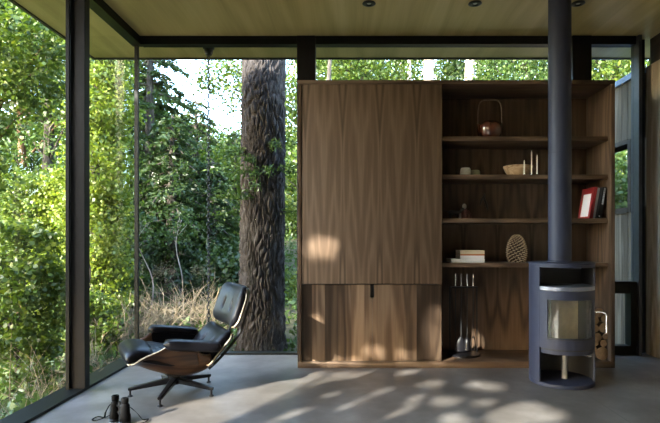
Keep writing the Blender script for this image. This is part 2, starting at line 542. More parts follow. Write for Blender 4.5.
# upper sliding panel and two lower doors with a finger slot between them
bx(XL + T + .006, XD - .004, YF + .004, YF + .028, .755, ZT - T - .004).build('sliding_panel', M['walnut_panel'], cab, .001)
XM = .20
for (x0, x1, side) in ((XL + T + .006, XM - .0015, 1), (XM + .0015, XD - .006, -1)):
    z0, z1, sl = .060, .748, .632
    if side == 1:
        pts = [(x0, z0), (x1, z0), (x1, sl), (x1 - .016, sl), (x1 - .016, z1), (x0, z1)]
    else:
        pts = [(x0, z0), (x1, z0), (x1, z1), (x0 + .016, z1), (x0 + .016, sl), (x0, sl)]
    k = len(pts)
    m = MB().add([(a, YF + .020, b) for a, b in pts] + [(a, YF + .042, b) for a, b in pts],
                 [tuple(range(k)), tuple(range(2 * k - 1, k - 1, -1))] + [(i, (i + 1) % k, k + (i + 1) % k, k + i) for i in range(k)])
    m.build('cupboard_door', M['walnut_stave'], cab, 0, smooth=0)
bx(XL + T, XD - T, YF + .06, YF + .07, .056, .76).build('inner_panel', M['black_cover'], cab, 0, smooth=0)

# ------------------------------------------------------------------ things on the shelves
Z1, Z2, Z3, Z4, Z0 = 2.091, 1.745, 1.346, .941, .056
# kettle
kx, ky = 1.315, 4.60
k = thing('kettle', (kx, ky, Z1), 'round iron-red glazed kettle with tall hoop handle on the top shelf', 'kettle')
MB().lathe([(.060, 0), (.088, .006), (.110, .04), (.120, .085), (.119, .122), (.108, .148), (.088, .160), (.070, .163)], (kx, ky, Z1), 48).build('body', M['ceramic'], k)
MB().lathe([(.070, .163), (.066, .168), (.03, .172), (.010, .173), (.009, .177), (.011, .181), (.006, .184), (.001, .185)], (kx, ky, Z1), 32).build('lid', M['ceramic'], k)
hp = []
for i in range(33):
    a = PI * i / 32
    hp.append((kx - .112 * math.copysign(abs(math.cos(a)) ** .45, math.cos(a)), ky, Z1 + .135 + .24 * abs(math.sin(a)) ** .42))
MB().tube(hp, .006, 10).build('hoop_handle', M['cane'], k)
MB().tube([(kx + .09, ky + .07, Z1 + .10), (kx + .115, ky + .10, Z1 + .12), (kx + .125, ky + .115, Z1 + .145)], [.018, .013, .009], 14).build('spout', M['ceramic'], k)
for s in (-1, 1):
    MB().blob((kx + s * .108, ky, Z1 + .135), (.012, .012, .016)).build('lug', M['ceramic'], k)
# cups
def cup(x, y, r, h, mat, label, nm):
    m = MB().lathe([(r * .7, 0), (r * .95, .004), (r * 1.02, h * .4), (r * .97, h * .8), (r * .85, h * .98), (r * .76, h), (r * .70, h * .93), (r * .66, h * .3), (r * .3, h * .2)], (x, y, Z2), 36, lambda a, z: 1 + .03 * math.sin(a * 3 + z * 40))
    tag(m.build(nm, mat), label, 'cup')
cup(1.078, 4.58, .048, .078, M['white_ceramic'], 'squat white ceramic cup at left on the second shelf', 'ceramic_cup')
cup(1.192, 4.68, .048, .070, M['green_ceramic'], 'pale green ceramic cup just behind and right of white one', 'ceramic_cup')
# bowl
bxm = MB().lathe([(.058, 0), (.085, .008), (.112, .045), (.130, .085), (.134, .102), (.127, .104), (.105, .06), (.07, .024), (.02, .016)], (1.592, 4.64, Z2), 48, lambda a, z: 1 + .03 * math.sin(2 * a + 1) + .012 * math.sin(5 * a))
tag(bxm.build('wooden_bowl', M['bowl_wood']), 'turned pale wooden bowl on the second shelf behind candles', 'bowl')
for i, (x, h, lab) in enumerate(((1.604, .135, 'shortest of three thin ivory candles, in front of wooden bowl'), (1.672, .222, 'tallest of three thin ivory candles, in the middle'), (1.722, .183, 'medium-tall ivory candle, rightmost of three beside wooden bowl'))):
    t = thing('taper_candle', (x, 4.51, Z2), lab, 'candle', 'three thin candles on the second shelf')
    MB().lathe([(.012, 0), (.012, .004), (.0075, .008), (.0075, .014)], (x, 4.51, Z2), 16).build('foot', M['silver'], t)
    MB().lathe([(.0055, .013), (.0055, h * .5), (.0048, h - .008), (.0025, h - .003)], (x, 4.51, Z2), 16).build('wax_stick', M['wax'], t)
    MB().tube([(x, 4.51, Z2 + h - .004), (x, 4.51, Z2 + h + .006)], .0025, 6).build('wick', M['wick'], t)
# small carvings
t = thing('animal_figurine', (.99, 4.62, Z3), 'small dark carved four-legged animal figurine at left of the third shelf', 'figurine')
m = MB().tube([(.925, 4.62, Z3 + .065), (.955, 4.62, Z3 + .068), (.99, 4.62, Z3 + .058), (1.03, 4.62, Z3 + .062), (1.05, 4.61, Z3 + .078)], [.010, .020, .022, .020, .012], 12)
m.blob((1.058, 4.605, Z3 + .092), (.02, .015, .015)); m.tube([(.93, 4.62, Z3 + .07), (.90, 4.62, Z3 + .076), (.88, 4.62, Z3 + .085)], [.007, .005, .003], 8)
m.build('body', M['dark_carving'], t)
for x, y in ((.95, 4.605), (.95, 4.638)):
    MB().tube([(x, y, Z3 + .06), (x - .006, y, Z3 + .03), (x, y, Z3)], [.009, .007, .008], 8).build('leg', M['dark_carving'], t)
for x, y in ((1.035, 4.605), (1.035, 4.638)):
    MB().tube([(x, y, Z3 + .055), (x + .004, y, Z3 + .03), (x, y, Z3)], [.009, .007, .008], 8).build('leg', M['pale_carving'], t)
t = thing('seated_figurine', (1.09, 4.68, Z3), 'small reddish carved seated figurine behind the dark animal figurine', 'figurine')
MB().lathe([(.04, 0), (.045, .01), (.036, .05), (.028, .085), (.012, .105)], (1.095, 4.68, Z3), 20).build('body', M['red_carving'], t)
MB().blob((1.09, 4.672, Z3 + .125), (.021, .021, .026)).build('head', M['pale_carving'], t)
for s in (-1, 1):
    MB().tube([(1.095 + s * .03, 4.67, Z3 + .085), (1.095 + s * .045, 4.655, Z3 + .05), (1.095 + s * .03, 4.64, Z3 + .03)], [.010, .009, .007], 8).build('arm', M['red_carving'], t)
    MB().tube([(1.095 + s * .03, 4.67, Z3 + .02), (1.095 + s * .04, 4.63, Z3 + .028), (1.095 + s * .034, 4.60, Z3 + .006)], [.014, .011, .008], 8).build('leg', M['red_carving'], t)
t = thing('wall_ornament', (1.29, 4.85, 1.55), 'dark forked twig-like ornament hanging on the back of the third shelf', 'ornament')
yb = YK - .032
MB().tube([(1.335, yb, 1.615), (1.325, yb - .004, 1.575), (1.35, yb - .004, 1.50), (1.365, yb, 1.445)], [.004, .010, .012, .007], 10).tube([(1.323, yb, 1.585), (1.30, yb - .004, 1.545), (1.288, yb, 1.495)], [.005, .011, .005], 10).build('fork', M['dark_carving'], t)
MB().tube([(1.332, YK - .0199, 1.605), (1.332, yb - .008, 1.607)], .003, 8).build('peg', M['silver'], t)

# books lying flat
def flat_book(x0, x1, y0, y1, z0, z1, mat, label, mat2=None):
    t = thing('book', ((x0 + x1) / 2, (y0 + y1) / 2, z0), label, 'book', 'books stacked flat on the fourth shelf')
    c = .0025
    # case: two boards and the spine facing the room
    MB().box(x0, x1, y0, y1, z0, z0 + c).box(x0, x1, y0, y1, z1 - c, z1).box(x0, x1, y0 - .001, y0 + c, z0, z1).build('cover', mat, t, .0006)
    bx(x0 + .004, x1 - .004, y0 + .004, y1 - .004, z0 + c, z1 - c).build('page_block', M['paper'], t, 0, smooth=0)
flat_book(.928, 1.237, 4.50, 4.74, Z4, Z4 + .034, M['white_cover'], 'large white book at the bottom of flat stack')
flat_book(1.012, 1.235, 4.505, 4.72, Z4 + .034, Z4 + .066, M['white_cover'], 'white book lying second from bottom of flat stack')
flat_book(1.014, 1.236, 4.505, 4.71, Z4 + .066, Z4 + .080, M['orange_cover'], 'thin orange book between cream and white books')
flat_book(1.012, 1.236, 4.503, 4.71, Z4 + .080, Z4 + .113, M['cream_cover'], 'cream book on top of the flat stack')

# pine cone: overlapping scales in a spiral
pcx, pcy, pr, ph = 1.572, 4.62, .079, .262
t = thing('pine_cone', (pcx, pcy, Z4), 'large brown pine cone standing beside books on fourth shelf', 'pine cone')
def cone_r(u): return pr * (math.sin(PI * min(1, (u * .84 + .17))) ** .55) * (1 - .12 * u)
MB().lathe([(.55 * cone_r(i / 14) + .002, .01 + (ph - .03) * i / 14) for i in range(15)], (pcx, pcy, Z4), 24).build('core', M['cone_dark'], t)
vs, fs, tone = [], [], []
ns = 190
for i in range(ns):
    u = i / (ns - 1); a = i * 2.39996
    R = cone_r(u); z = .008 + (ph - .02) * u
    d = Vector((math.cos(a), math.sin(a), 0)); sd = Vector((-d.y, d.x, 0))
    lift = -.5 + 1.7 * u
    ax = (d + Vector((0, 0, lift))).normalized()
    nn = sd.cross(ax).normalized()
    b = Vector((pcx, pcy, Z4 + z)) + d * R * .45
    L = R * .62 + .012; wd = .016 * (1 - .4 * u)
    c0 = b
    pts = [c0 - sd * wd * .4, c0 + sd * wd * .4, c0 + ax * L * .80 + sd * wd, c0 + ax * L * 1.12 + nn * .004, c0 + ax * L * .72 - sd * wd]
    th = nn * .0045
    q = [p + th for p in pts] + [p - th for p in pts]
    q = [Vector((p.x, p.y, max(p.z, Z4 + .0005))) for p in q]
    o = len(vs); vs += [tuple(p) for p in q]
    fcs = [(0, 1, 2, 3, 4), (9, 8, 7, 6, 5), (0, 5, 6, 1), (1, 6, 7, 2), (2, 7, 8, 3), (3, 8, 9, 4), (4, 9, 5, 0)]
    fs += [tuple(j + o for j in f) for f in fcs]
    tone += [.45, .2, .2, .6, 1, 1, .6]
me = bpy.data.meshes.new('scales'); me.from_pydata([(v[0] - pcx, v[1] - pcy, v[2] - Z4) for v in vs], [], fs)
at = me.attributes.new('tone', 'FLOAT', 'FACE'); at.data.foreach_set('value', tone)
me.materials.append(M['pine']); o = bpy.data.objects.new('scales', me); col.objects.link(o); o.parent = t

# books leaning against the side of the third shelf
def lean_book(x, th, depth, h, mat, label, y0=4.47, extra=None):
    """x: bottom left edge; leans right by the common angle"""
    t = thing('book', (x, y0, Z3), label, 'book', 'books leaning on the third shelf')
    rot = Matrix.Rotation(LEAN, 4, 'Y')
    def put(o):
        o.data.transform(rot); return o
    t2 = t
    c = .003
    o = MB().box(0, c, 0, depth, 0, h).box(th - c, th, 0, depth, 0, h).box(0, th, 0, c, 0, h).build('cover', mat, t2, .0008, world=False); put(o)
    o = bx(c, th - c, c, depth - .004, .003, h - .003).build('page_block', M['paper'], t2, 0, smooth=0, world=False); put(o)
    if extra:
        for nm, b, mt in extra:
            o = bx(*b).build(nm, mt, t2, 0, smooth=0, world=False); put(o)
    t.location.z = Z3 + .0005
    return t
LEAN = math.radians(9.5)
def lettering(th, h, z0, z1, mat, n=9):
    ex = []
    m = MB()
    return m
xb = 2.183
lean_book(xb, .030, .235, .292, M['red_cover'], 'red book with white cover panel, leftmost of leaning books', extra=[('cover_panel', (-.0012, .0, .035, .185, .02, .235), M['white_cover'])])
o = None
lean_book(xb + .0315, .020, .20, .285, M['grey_cover'], 'slim grey book leaning next to the red one')
lean_book(xb + .053, .020, .21, .285, M['navy_cover'], 'charcoal book leaning between grey and black books')
bk = lean_book(xb + .0745, .036, .225, .292, M['black_cover'], 'black book with white spine lettering, rightmost of leaning books')
# white spine lettering: a column of small strokes (unreadable at this size) and a round mark
m = MB(); zz = .135
for i, hh in enumerate((.014, .012, .016, .010, .014, .012, .015, .011, .013)):
    m.box(.016, .029, -.0012, 0, zz, zz + hh * .35); m.box(.016, .0195, -.0012, 0, zz, zz + hh); m.box(.0255, .029, -.0012, 0, zz + hh * .3, zz + hh)
    zz += hh + .004
o = m.build('spine_lettering', M['white_cover'], bk, 0, smooth=0, world=False); o.data.transform(Matrix.Rotation(LEAN, 4, 'Y'))
o = bx(.008, .018, -.0012, 0, .018, .030).build('spine_mark', M['white_cover'], bk, 0, smooth=0, world=False); o.data.transform(Matrix.Rotation(LEAN, 4, 'Y'))

# fire irons: stand and four tools
ty = 4.68
t = thing('fire_tool_stand', (1.09, ty, Z0), 'black metal fire tool stand in the bottom compartment', 'stand')
MB().lathe([(.155, 0), (.155, .012), (.148, .018)], (1.085, ty, Z0), 48, lambda a, z: 1).build('base_plate', M['black_gloss'], t)
MB().tube([(.96, ty + .03, Z0 + .014), (.96, ty + .03, .70), (1.22, ty + .03, .70), (1.22, ty + .03, Z0 + .014)], .006, 8).build('upright_frame', M['stove_in'], t)
bx(.97, 1.21, ty - .02, ty + .036, .694, .704).build('hook_bar', M['stove_in'], t, .001)
def tool(x, nm, label, head):
    t = thing(nm, (x, ty - .03, Z0 + .02), label, 'fire tool', 'fire tools hanging on the stand')
    y = ty - .03
    MB().tube([(x, y, .715), (x, y, .828)], .0075, 12).build('handle', M['silver'], t)
    MB().tube([(x, y, .718), (x, y, .22)], .004, 8).build('rod', M['stove_in'], t)
    head(x, y).build('head', M['black_gloss'], t)
def h_poker(x, y): return MB().tube([(x, y, .23), (x, y, .10), (x + .004, y, .085)], [.005, .005, .001], 8).tube([(x, y, .13), (x + .02, y, .115), (x + .024, y, .135)], [.005, .004, .001], 8)
def h_shovel(x, y):
    P = []
    for i in range(8):
        u = i / 7
        wd = .012 + .034 * min(1, u * 2.2)
        P.append([(x + wd * s, y - .012 * (1 - s * s) - .004 * u, .23 - .135 * u) for s in (-1, -.5, 0, .5, 1)])
    Q = [[(p[0], p[1] + .004, p[2]) for p in r] for r in P]
    m = MB().grid(P); m.grid(Q)
    return m
def h_brush(x, y): return MB().lathe([(.006, .15), (.022, .13), (.028, .08), (.030, .03), (.02, .028)], (x, y, Z0 + .02), 20)
def h_tongs(x, y): return MB().tube([(x, y, .24), (x - .018, y, .20), (x - .022, y, .14), (x - .006, y, .10)], .005, 8).tube([(x, y, .24), (x + .018, y, .20), (x + .022, y, .14), (x + .006, y, .10)], .005, 8)
tool(1.0, 'fire_poker', 'fire poker with silver handle, leftmost of the four fire tools', h_poker)
tool(1.055, 'fire_shovel', 'fire shovel with silver handle, second from left on the stand', h_shovel)
tool(1.112, 'fire_brush', 'hearth brush with silver handle, third from left on the stand', h_brush)
tool(1.168, 'fire_tongs', 'fire tongs with silver handle, rightmost on the tool stand', h_tongs)

# firewood
def firewood(px, py, rp, label, y0=4.46, L=.36):
    s = 4.46 / 490
    r = rp * s; x = (px - CX) * s; z = EYE - (py - CY) * s
    t = thing('firewood_log', (x, y0, z), label, 'log', 'split firewood stacked beside the stove')
    rr = random.Random(int(px * 31 + py)); ph_ = rr.uniform(0, 6)
    def ring(y, k): return [(x + r * k * math.cos(a) * (1 + .05 * math.sin(2 * a + ph_)), y, z + r * k * math.sin(a) * (1 + .05 * math.cos(3 * a + ph_))) for a in [2 * PI * i / 20 for i in range(20)]]
    A, B = ring(y0, 1), ring(y0 + L, 1)
    MB().add(A + B, [(i, (i + 1) % 20, 20 + (i + 1) % 20, 20 + i) for i in range(20)] + [tuple(range(20, 40))]).build('bark', M['bark_log'], t)
    C = ring(y0 - .002, .90)
    MB().add(A + C, [(i, (i + 1) % 20, 20 + (i + 1) % 20, 20 + i) for i in range(20)] + [tuple(range(20, 40))]).build('cut_end', M['log_end'], t, smooth=30)
logs = [(602.0, 353.6, 6.6, 'big log with ringed cut end at bottom of pile'),
        (591.6, 356.4, 3.7, 'small log at bottom left of the pile beside big log'),
        (593.0, 348.9, 3.7, 'log on small bottom log at the left edge of pile'),
        (603.6, 343.2, 3.7, 'medium log resting on the big bottom log'),
        (597.2, 337.4, 4.4, 'pale round log level with the door handle tip'),
        (605.6, 336.4, 3.1, 'small log against the cabinet side in mid pile'),
        (604.2, 327.8, 5.0, 'large log below the topmost log against cabinet side'),
        (595.0, 328.6, 4.0, 'log left of the large upper log behind handle'),
        (595.0, 320.2, 4.2, 'log behind the horizontal end of stove door handle'),
        (605.0, 318.8, 3.9, 'topmost right log against the cabinet side'),
        (599.0, 312.6, 4.6, 'dark-ended log on top of the firewood pile'),
        (596.4, 343.6, 2.3, 'thin stick wedged in middle of pile')]
for a in logs: firewood(*a)

# ------------------------------------------------------------------ wood stove
sx, sy, sr = 1.718, 3.986, .247
R63, R47 = math.radians(63), math.radians(47)
st = thing('wood_stove', (sx, sy, 0), 'round blue-grey steel wood stove with glass door and tall flue', 'stove')
c = (sx, sy)
MB().lathe([(sr - .006, 0), (sr, .004), (sr, .028), (sr - .004, .032)], (sx, sy, 0), 96).build('base_ring', M['stove'], st)
m = MB().arc_wall(c, sr - .012, sr, R63, 2 * PI - R63, .03, .955, 64)
m.arc_wall(c, sr - .012, sr, -R63, R63, .935, .955, 32)
m.build('outer_shell', M['stove'], st)
MB().arc_wall(c, sr - .016, sr - .0125, R63, 2 * PI - R63, .032, .93, 64).build('inner_lining', M['stove_in'], st)
MB().lathe([(sr - .004, .955), (sr + .003, .957), (sr + .003, .968), (sr - .003, .972)], (sx, sy, 0), 96).build('top_plate', M['stove'], st)
MB().lathe([(sr - .015, .755), (sr - .002, .757), (sr - .002, .785), (sr - .015, .787)], (sx, sy, 0), 96).build('niche_shelf', flat('niche_shelf_edge', (.20, .215, .27), .35, .5), st)
bx(sx - .20, sx + .20, sy + .08, sy + .09, .787, .935).build('niche_back', M['stove_in'], st)
d = MB().arc_wall(c, sr - .014, sr - .001, -R63, R63, .685, .753, 40).arc_wall(c, sr - .014, sr - .001, -R63, R63, .305, .378, 40)
d.arc_wall(c, sr - .014, sr - .001, -R63, -R47, .378, .685, 8).arc_wall(c, sr - .014, sr - .001, R47, R63, .378, .685, 8)
dr = d.build('door', M['stove'], st)
MB().arc_wall(c, sr - .010, sr - .005, -R47, R47, .378, .685, 40).build('door_glass', M['glass'], dr)
MB().arc_wall(c, sr - .016, sr - .004, -R47, R47, .3785, .392, 40).arc_wall(c, sr - .016, sr - .011, -R47, -R47 + .10, .392, .685, 6).arc_wall(c, sr - .016, sr - .011, R47 - .10, R47, .392, .685, 6).build('glass_gasket', M['stove_in'], dr)
MB().lathe([(sr - .016, .285), (sr - .016, .318)], (sx, sy, 0), 64).build('firebox_floor', M['stove_in'], st)
MB().lathe([(sr - .016, .745), (sr - .016, .752)], (sx, sy, 0), 64).build('firebox_ceiling', M['stove_in'], st)
bx(sx - .137, sx + .137, sy + .0, sy + .05, .318, .66).build('firebox_liner', M['liner'], st, .002)
MB().box(sx - .165, sx - .14, sy - .13, sy + .05, .318, .745).box(sx + .14, sx + .165, sy - .13, sy + .05, .318, .745).box(sx - .14, sx + .14, sy + .052, sy + .06, .318, .745).build('firebox_side', M['stove_in'], st, .002)
MB().arc_wall(c, sr - .03, sr - .014, -R63, R63, .262, .29, 32).build('ash_lip', M['stove'], st)
MB().lathe([(.028, .032), (.022, .036), (.018, .29)], (sx + .015, sy - .03, 0), 24).build('air_pipe', flat('dull_grey_metal', (.2, .2, .21), .5, .3), st)
MB().tube([(sx + .10, sy - .14, .262), (sx + .10, sy - .19, .255), (sx + .125, sy - .20, .250), (sx + .15, sy - .195, .247)], .006, 10).build('air_lever', M['silver'], st)
ha = math.radians(57)
hx, hy = sx + math.sin(ha) * sr, sy - math.cos(ha) * sr
MB().tube([(hx - .02, hy + .01, .585), (hx + .045, hy - .03, .588), (hx + .062, hy - .04, .580), (hx + .068, hy - .043, .565), (hx + .068, hy - .043, .43)], .0065, 12).build('door_handle', M['silver'], dr)
MB().lathe([(.105, .972), (.105, .980), (.088, .984), (.088, CEIL - .02), (.088, CEIL - .001)], (sx - .012, sy, 0), 64).build('flue_pipe', M['stove'], st)
MB().lathe([(.0882, 1.842), (.0892, 1.844), (.0892, 1.852), (.0882, 1.854)], (sx - .012, sy, 0), 64).build('flue_joint', M['stove'], st)

# ------------------------------------------------------------------ downlights
for x, lab in ((.164, 'recessed ceiling downlight over the wood panel, leftmost of three'), (1.077, 'recessed ceiling downlight in the middle of three'), (1.964, 'recessed ceiling downlight just right of flue pipe')):
    y = 4.22
    t = thing('ceiling_downlight', (x, y, CEIL), lab, 'ceiling light', 'row of recessed downlights')
    MB().lathe([(.026, 0), (.056, -.001), (.058, -.006), (.040, -.014), (.027, -.012), (.026, -.004)], (x, y, CEIL), 40).build('trim_ring', M['black_gloss'], t)
    MB().lathe([(.026, -.0005), (.022, -.003), (.010, -.006)], (x, y, CEIL), 30).build('lens', M['lamp_lens'], t)

# ------------------------------------------------------------------ rain chain
t = thing('rain_chain', (-1.5, 5.2, -.4), 'dark metal rain chain hanging from the eave outside the window', 'rain chain')
MB().lathe([(.012, -.085), (.032, -.078), (.043, -.055), (.046, -.02), (.060, -.012), (.062, 0)], (-1.5, 5.2, CEIL), 28).build('hanger_cup', M['chain'], t)
m = MB(); z = CEIL - .09; i = 0
while z > -.38:
    pts = []
    for j in range(13):
        a = 2 * PI * j / 12
        dx = .016 * math.cos(a); pts.append((-1.5 + (dx if i % 2 == 0 else 0), 5.2 + (0 if i % 2 == 0 else dx), z - .026 + .026 * math.sin(a)))
    m.tube(pts, .0052, 5, caps=False); z -= .044; i += 1
m.build('chain', M['chain'], t)

# ------------------------------------------------------------------ lounge chair
def crm(pts, n):
    """Catmull-Rom through pts, n samples"""
    P = [Vector(p) for p in pts]; P = [P[0] * 2 - P[1]] + P + [P[-1] * 2 - P[-2]]
    k = len(P) - 3; out = []
    for i in range(n):
        u = i / (n - 1) * k; j = min(int(u), k - 1); t_ = u - j
        a, b, c_, d_ = P[j:j + 4]
        out.append(.5 * ((2 * b) + (c_ - a) * t_ + (2 * a - 5 * b + 4 * c_ - d_) * t_ ** 2 + (3 * b - a - 3 * c_ + d_) * t_ ** 3))
    return out
CH = (-1.32, 3.70, 0)
ch = thing('lounge_chair', CH, 'black leather lounge chair with walnut shells on five-star base', 'chair')
ch.rotation_euler = (0, 0, math.radians(210.7))
def surf(prof, wfun, cfun, nt, ns, power=2.6):
    """rows along the profile; returns points and normals. profile in (x,z); normal to the left of travel"""
    pr_ = crm([(a, 0, b) for a, b in prof], nt)
    rows, nrm = [], []
    for i, p in enumerate(pr_):
        tg = (pr_[min(i + 1, nt - 1)] - pr_[max(i - 1, 0)]).normalized()
        n_ = Vector((-tg.z, 0, tg.x))
        u = i / (nt - 1); w_ = wfun(u); c_ = cfun(u)
        row, nr = [], []
        for j in range(ns):
            s = -1 + 2 * j / (ns - 1)
            row.append(p + Vector((0, w_ * s, 0)) + n_ * (c_ * abs(s) ** power))
            nr.append(n_)
        rows.append(row); nrm.append(nr)
    return rows, nrm
def shell(nm, prof, wfun, cfun, power=2.6):
    rows, _ = surf(prof, wfun, cfun, 30, 25, power)
    return MB().grid(rows).build(nm, M['walnut_chair'], ch, world=False, smooth=180, solid=.011, rim=M['ply_edge'])
def pillow(nm, prof, wfun, cfun, H, power=2.6, buttons=(), seams=(), back=.25, e=3.2):
    nt, ns = 41, 41
    rows, nr = surf(prof, wfun, cfun, nt, ns, power)
    front, bk_ = [], []
    for i in range(nt):
        fr, br = [], []
        t_ = -1 + 2 * i / (nt - 1)
        for j in range(ns):
            s = -1 + 2 * j / (ns - 1)
            th = (max(0, 1 - abs(s) ** e) * max(0, 1 - abs(t_) ** e)) ** .42
            h = H * th
            for (bs, bt, dep) in buttons:
                dd = ((s - bs) * 2.2) ** 2 + ((t_ - bt) * .50) ** 2
                h -= dep * math.exp(-dd / .012) * th
            for (ss, dep) in seams:
                h -= dep * math.exp(-((t_ - ss) ** 2) / .003) * th
            fr.append(rows[i][j] + nr[i][j] * h)
            br.append(rows[i][j] - nr[i][j] * H * back * th)
        front.append(fr); bk_.append(br)
    m = MB().grid(front).grid(bk_)
    return m.build(nm, M['leather'], ch, world=False, smooth=180)
# seat
def rnd_w(w_, k=.18, lo=.75):
    def f(u):
        e_ = min(u, 1 - u)
        return w_ * (1 if e_ > k else lo + (1 - lo) * math.sqrt(max(0, 1 - (1 - e_ / k) ** 2)))
    return f
def sm(a, b, x):
    x = max(0, min(1, (x - a) / (b - a))); return x * x * (3 - 2 * x)
seat_prof = [(-.24, .200), (-.12, .150), (.05, .165), (.20, .222), (.29, .268), (.345, .282)]
shell('seat_shell', seat_prof, lambda u: .345 - .055 * sm(.45, .8, u) - .03 * sm(.9, 1, u) - .02 * (1 - sm(0, .12, u)),
      lambda u: (.235 * (1 - sm(.44, .98, u)) + .03) * (.55 + .45 * sm(0, .18, u)), 3.4)
pillow('seat_cushion', [(-.20, .262), (-.08, .245), (.08, .258), (.22, .298), (.305, .318), (.362, .300)], rnd_w(.266, .14, .86), lambda u: .015, .098, 2.6, seams=((.15, .012),), buttons=((-.35, -.2, .02), (.35, -.2, .02)), back=.22)
# back
back_prof = [(-.225, .19), (-.275, .255), (-.345, .335), (-.41, .405)]
back_rev = back_prof[::-1]
shell('back_shell', back_rev, rnd_w(.315, .22, .72), lambda u: .075)
pillow('back_cushion', [(-.400, .435), (-.335, .355), (-.265, .275), (-.215, .215)], rnd_w(.285, .2, .8), lambda u: .06, .085, 2.4, buttons=((-.36, -.05, .025), (.36, -.05, .025)), back=.15)
# headrest
head_rev = [(-.545, .765), (-.515, .66), (-.478, .555), (-.442, .462)]
shell('headrest_shell', head_rev, rnd_w(.300, .3, .66), lambda u: .075)
pillow('headrest_cushion', [(-.530, .785), (-.500, .67), (-.460, .560), (-.418, .468)], rnd_w(.288, .28, .70), lambda u: .065, .085, 2.4, buttons=((-.34, 0, .04), (.34, 0, .04)), back=.15)
for s in (-1, 1):
    y = s * .12
    MB().tube([tuple(p) for p in crm([(-.22, y, .175), (-.31, y, .25), (-.43, y, .38), (-.475, y, .455), (-.52, y, .59), (-.54, y, .66)], 20)], .011, 8).build('back_strut', M['stove_in'], ch, world=False)
    # armrest pad: rounded loaf that slopes back
    P = []
    for i in range(19):
        t_ = -1 + 2 * i / 18
        xx = -.055 + .20 * t_
        zz = .408 + .030 * t_
        wv, hv = .065 * (1 - abs(t_) ** 5) ** .3 if abs(t_) < 1 else .001, .038 * (1 - abs(t_) ** 5) ** .3 if abs(t_) < 1 else .001
        ring = []
        for k_ in range(20):
            a = 2 * PI * k_ / 20
            ca, sa = math.cos(a), math.sin(a)
            ring.append((xx, s * .335 + wv * math.copysign(abs(ca) ** .55, ca), zz + hv * math.copysign(abs(sa) ** .6, sa)))
        ring.append(ring[0]); P.append(ring)
    ar = MB().grid(P).build('armrest', M['leather'], ch, world=False, smooth=180)
    Q = []
    for i in range(13):
        xx = -.21 + .33 * i / 12
        zt_ = .395 + .030 * (xx + .055) / .2
        Q.append([(xx, s * .300, zt_), (xx, s * .268, zt_), (xx, s * .262, zt_ - .05), (xx, s * .266, zt_ - .10), (xx, s * .282, zt_ - .10), (xx, s * .300, zt_)])
    MB().grid(Q).build('armrest_lining', M['leather'], ar, world=False, smooth=60)
# base
MB().lathe([(.050, .070), (.055, .085), (.042, .112), (.030, .122), (.030, .150)], (0, 0, 0), 32).build('pedestal', M['black_gloss'], ch, world=False)
bx(-.11, .07, -.09, .09, .138, .149).build('seat_bracket', M['stove_in'], ch, .003, world=False)
for k_ in range(5):
    a = math.radians(127 + 72 * k_ - 210.7)
    d_ = Vector((math.cos(a), math.sin(a), 0)); n_ = Vector((-d_.y, d_.x, 0))
    P = []
    for (r_, w_, z0, z1) in ((.02, .030, .075, .116), (.10, .024, .068, .105), (.22, .019, .055, .084), (.30, .016, .046, .070), (.325, .013, .046, .066)):
        c_ = d_ * r_
        ring = [c_ - n_ * w_ * .75 + Vector((0, 0, z0)), c_ + n_ * w_ * .75 + Vector((0, 0, z0)), c_ + n_ * w_ + Vector((0, 0, z1 - .006)), c_ + n_ * w_ * .7 + Vector((0, 0, z1)), c_ - n_ * w_ * .7 + Vector((0, 0, z1)), c_ - n_ * w_ + Vector((0, 0, z1 - .006))]
        ring.append(ring[0]); P.append(ring)
    m = MB().grid(P); m.add(P[-1][:6], [(0, 1, 2, 3, 4, 5)])
    lg = m.build('base_leg', M['black_gloss'], ch, world=False, smooth=25)
    cc = d_ * .312
    MB().lathe([(.018, 0), (.018, .006), (.008, .012), (.008, .050)], tuple(cc), 16).build('glide', M['stove_in'], lg, world=False)

# ------------------------------------------------------------------ binoculars
bn = thing('binoculars', (-1.45, 3.09, 0), 'black binoculars standing upright on the floor near lounge chair', 'binoculars')
for (x, y) in ((-1.497, 3.125), (-1.413, 3.075)):
    b = MB().lathe([(.033, .012), (.035, .016), (.034, .050), (.030, .065), (.029, .110), (.026, .118), (.020, .124), (.018, .130)], (x, y, 0), 28).build('barrel', M['black_plastic'], bn)
    MB().lathe([(.036, 0), (.037, .003), (.037, .014), (.034, .017)], (x, y, 0), 28).build('objective_ring', M['black_gloss'], b)
    MB().lathe([(.0215, .128), (.0225, .132), (.0225, .156), (.020, .160), (.014, .159), (.012, .150)], (x, y, 0), 24).build('eyecup', M['black_plastic'], b)
mx_, my_ = -1.455, 3.10
MB().tube([(mx_ - .03, my_ + .018, .10), (mx_ + .03, my_ - .018, .10)], .012, 10).tube([(mx_ - .03, my_ + .018, .06), (mx_ + .03, my_ - .018, .06)], .010, 10).build('bridge', M['black_plastic'], bn)
MB().tube([(mx_, my_, .045), (mx_, my_, .128)], .010, 16).build('focus_wheel', M['black_gloss'], bn)
sp = crm([(-1.53, 3.12, .10), (-1.56, 3.13, .05), (-1.585, 3.16, .006), (-1.63, 3.17, .006), (-1.64, 3.12, .006), (-1.60, 3.10, .008), (-1.565, 3.20, .006), (-1.575, 3.32, .006)], 40)
def ribbon(path, w_):
    P = []
    for i, p in enumerate(path):
        tg = (path[min(i + 1, len(path) - 1)] - path[max(i - 1, 0)]).normalized()
        n_ = tg.cross(Vector((0, 0, 1)))
        n_ = n_.normalized() if n_.length > 1e-4 else Vector((1, 0, 0))
        P.append([p - n_ * w_, p + n_ * w_, p + n_ * w_ + Vector((0, 0, .003)), p - n_ * w_ + Vector((0, 0, .003)), p - n_ * w_])
    return MB().grid(P)
ribbon(sp, .005).build('neck_strap', M['black_plastic'], bn)
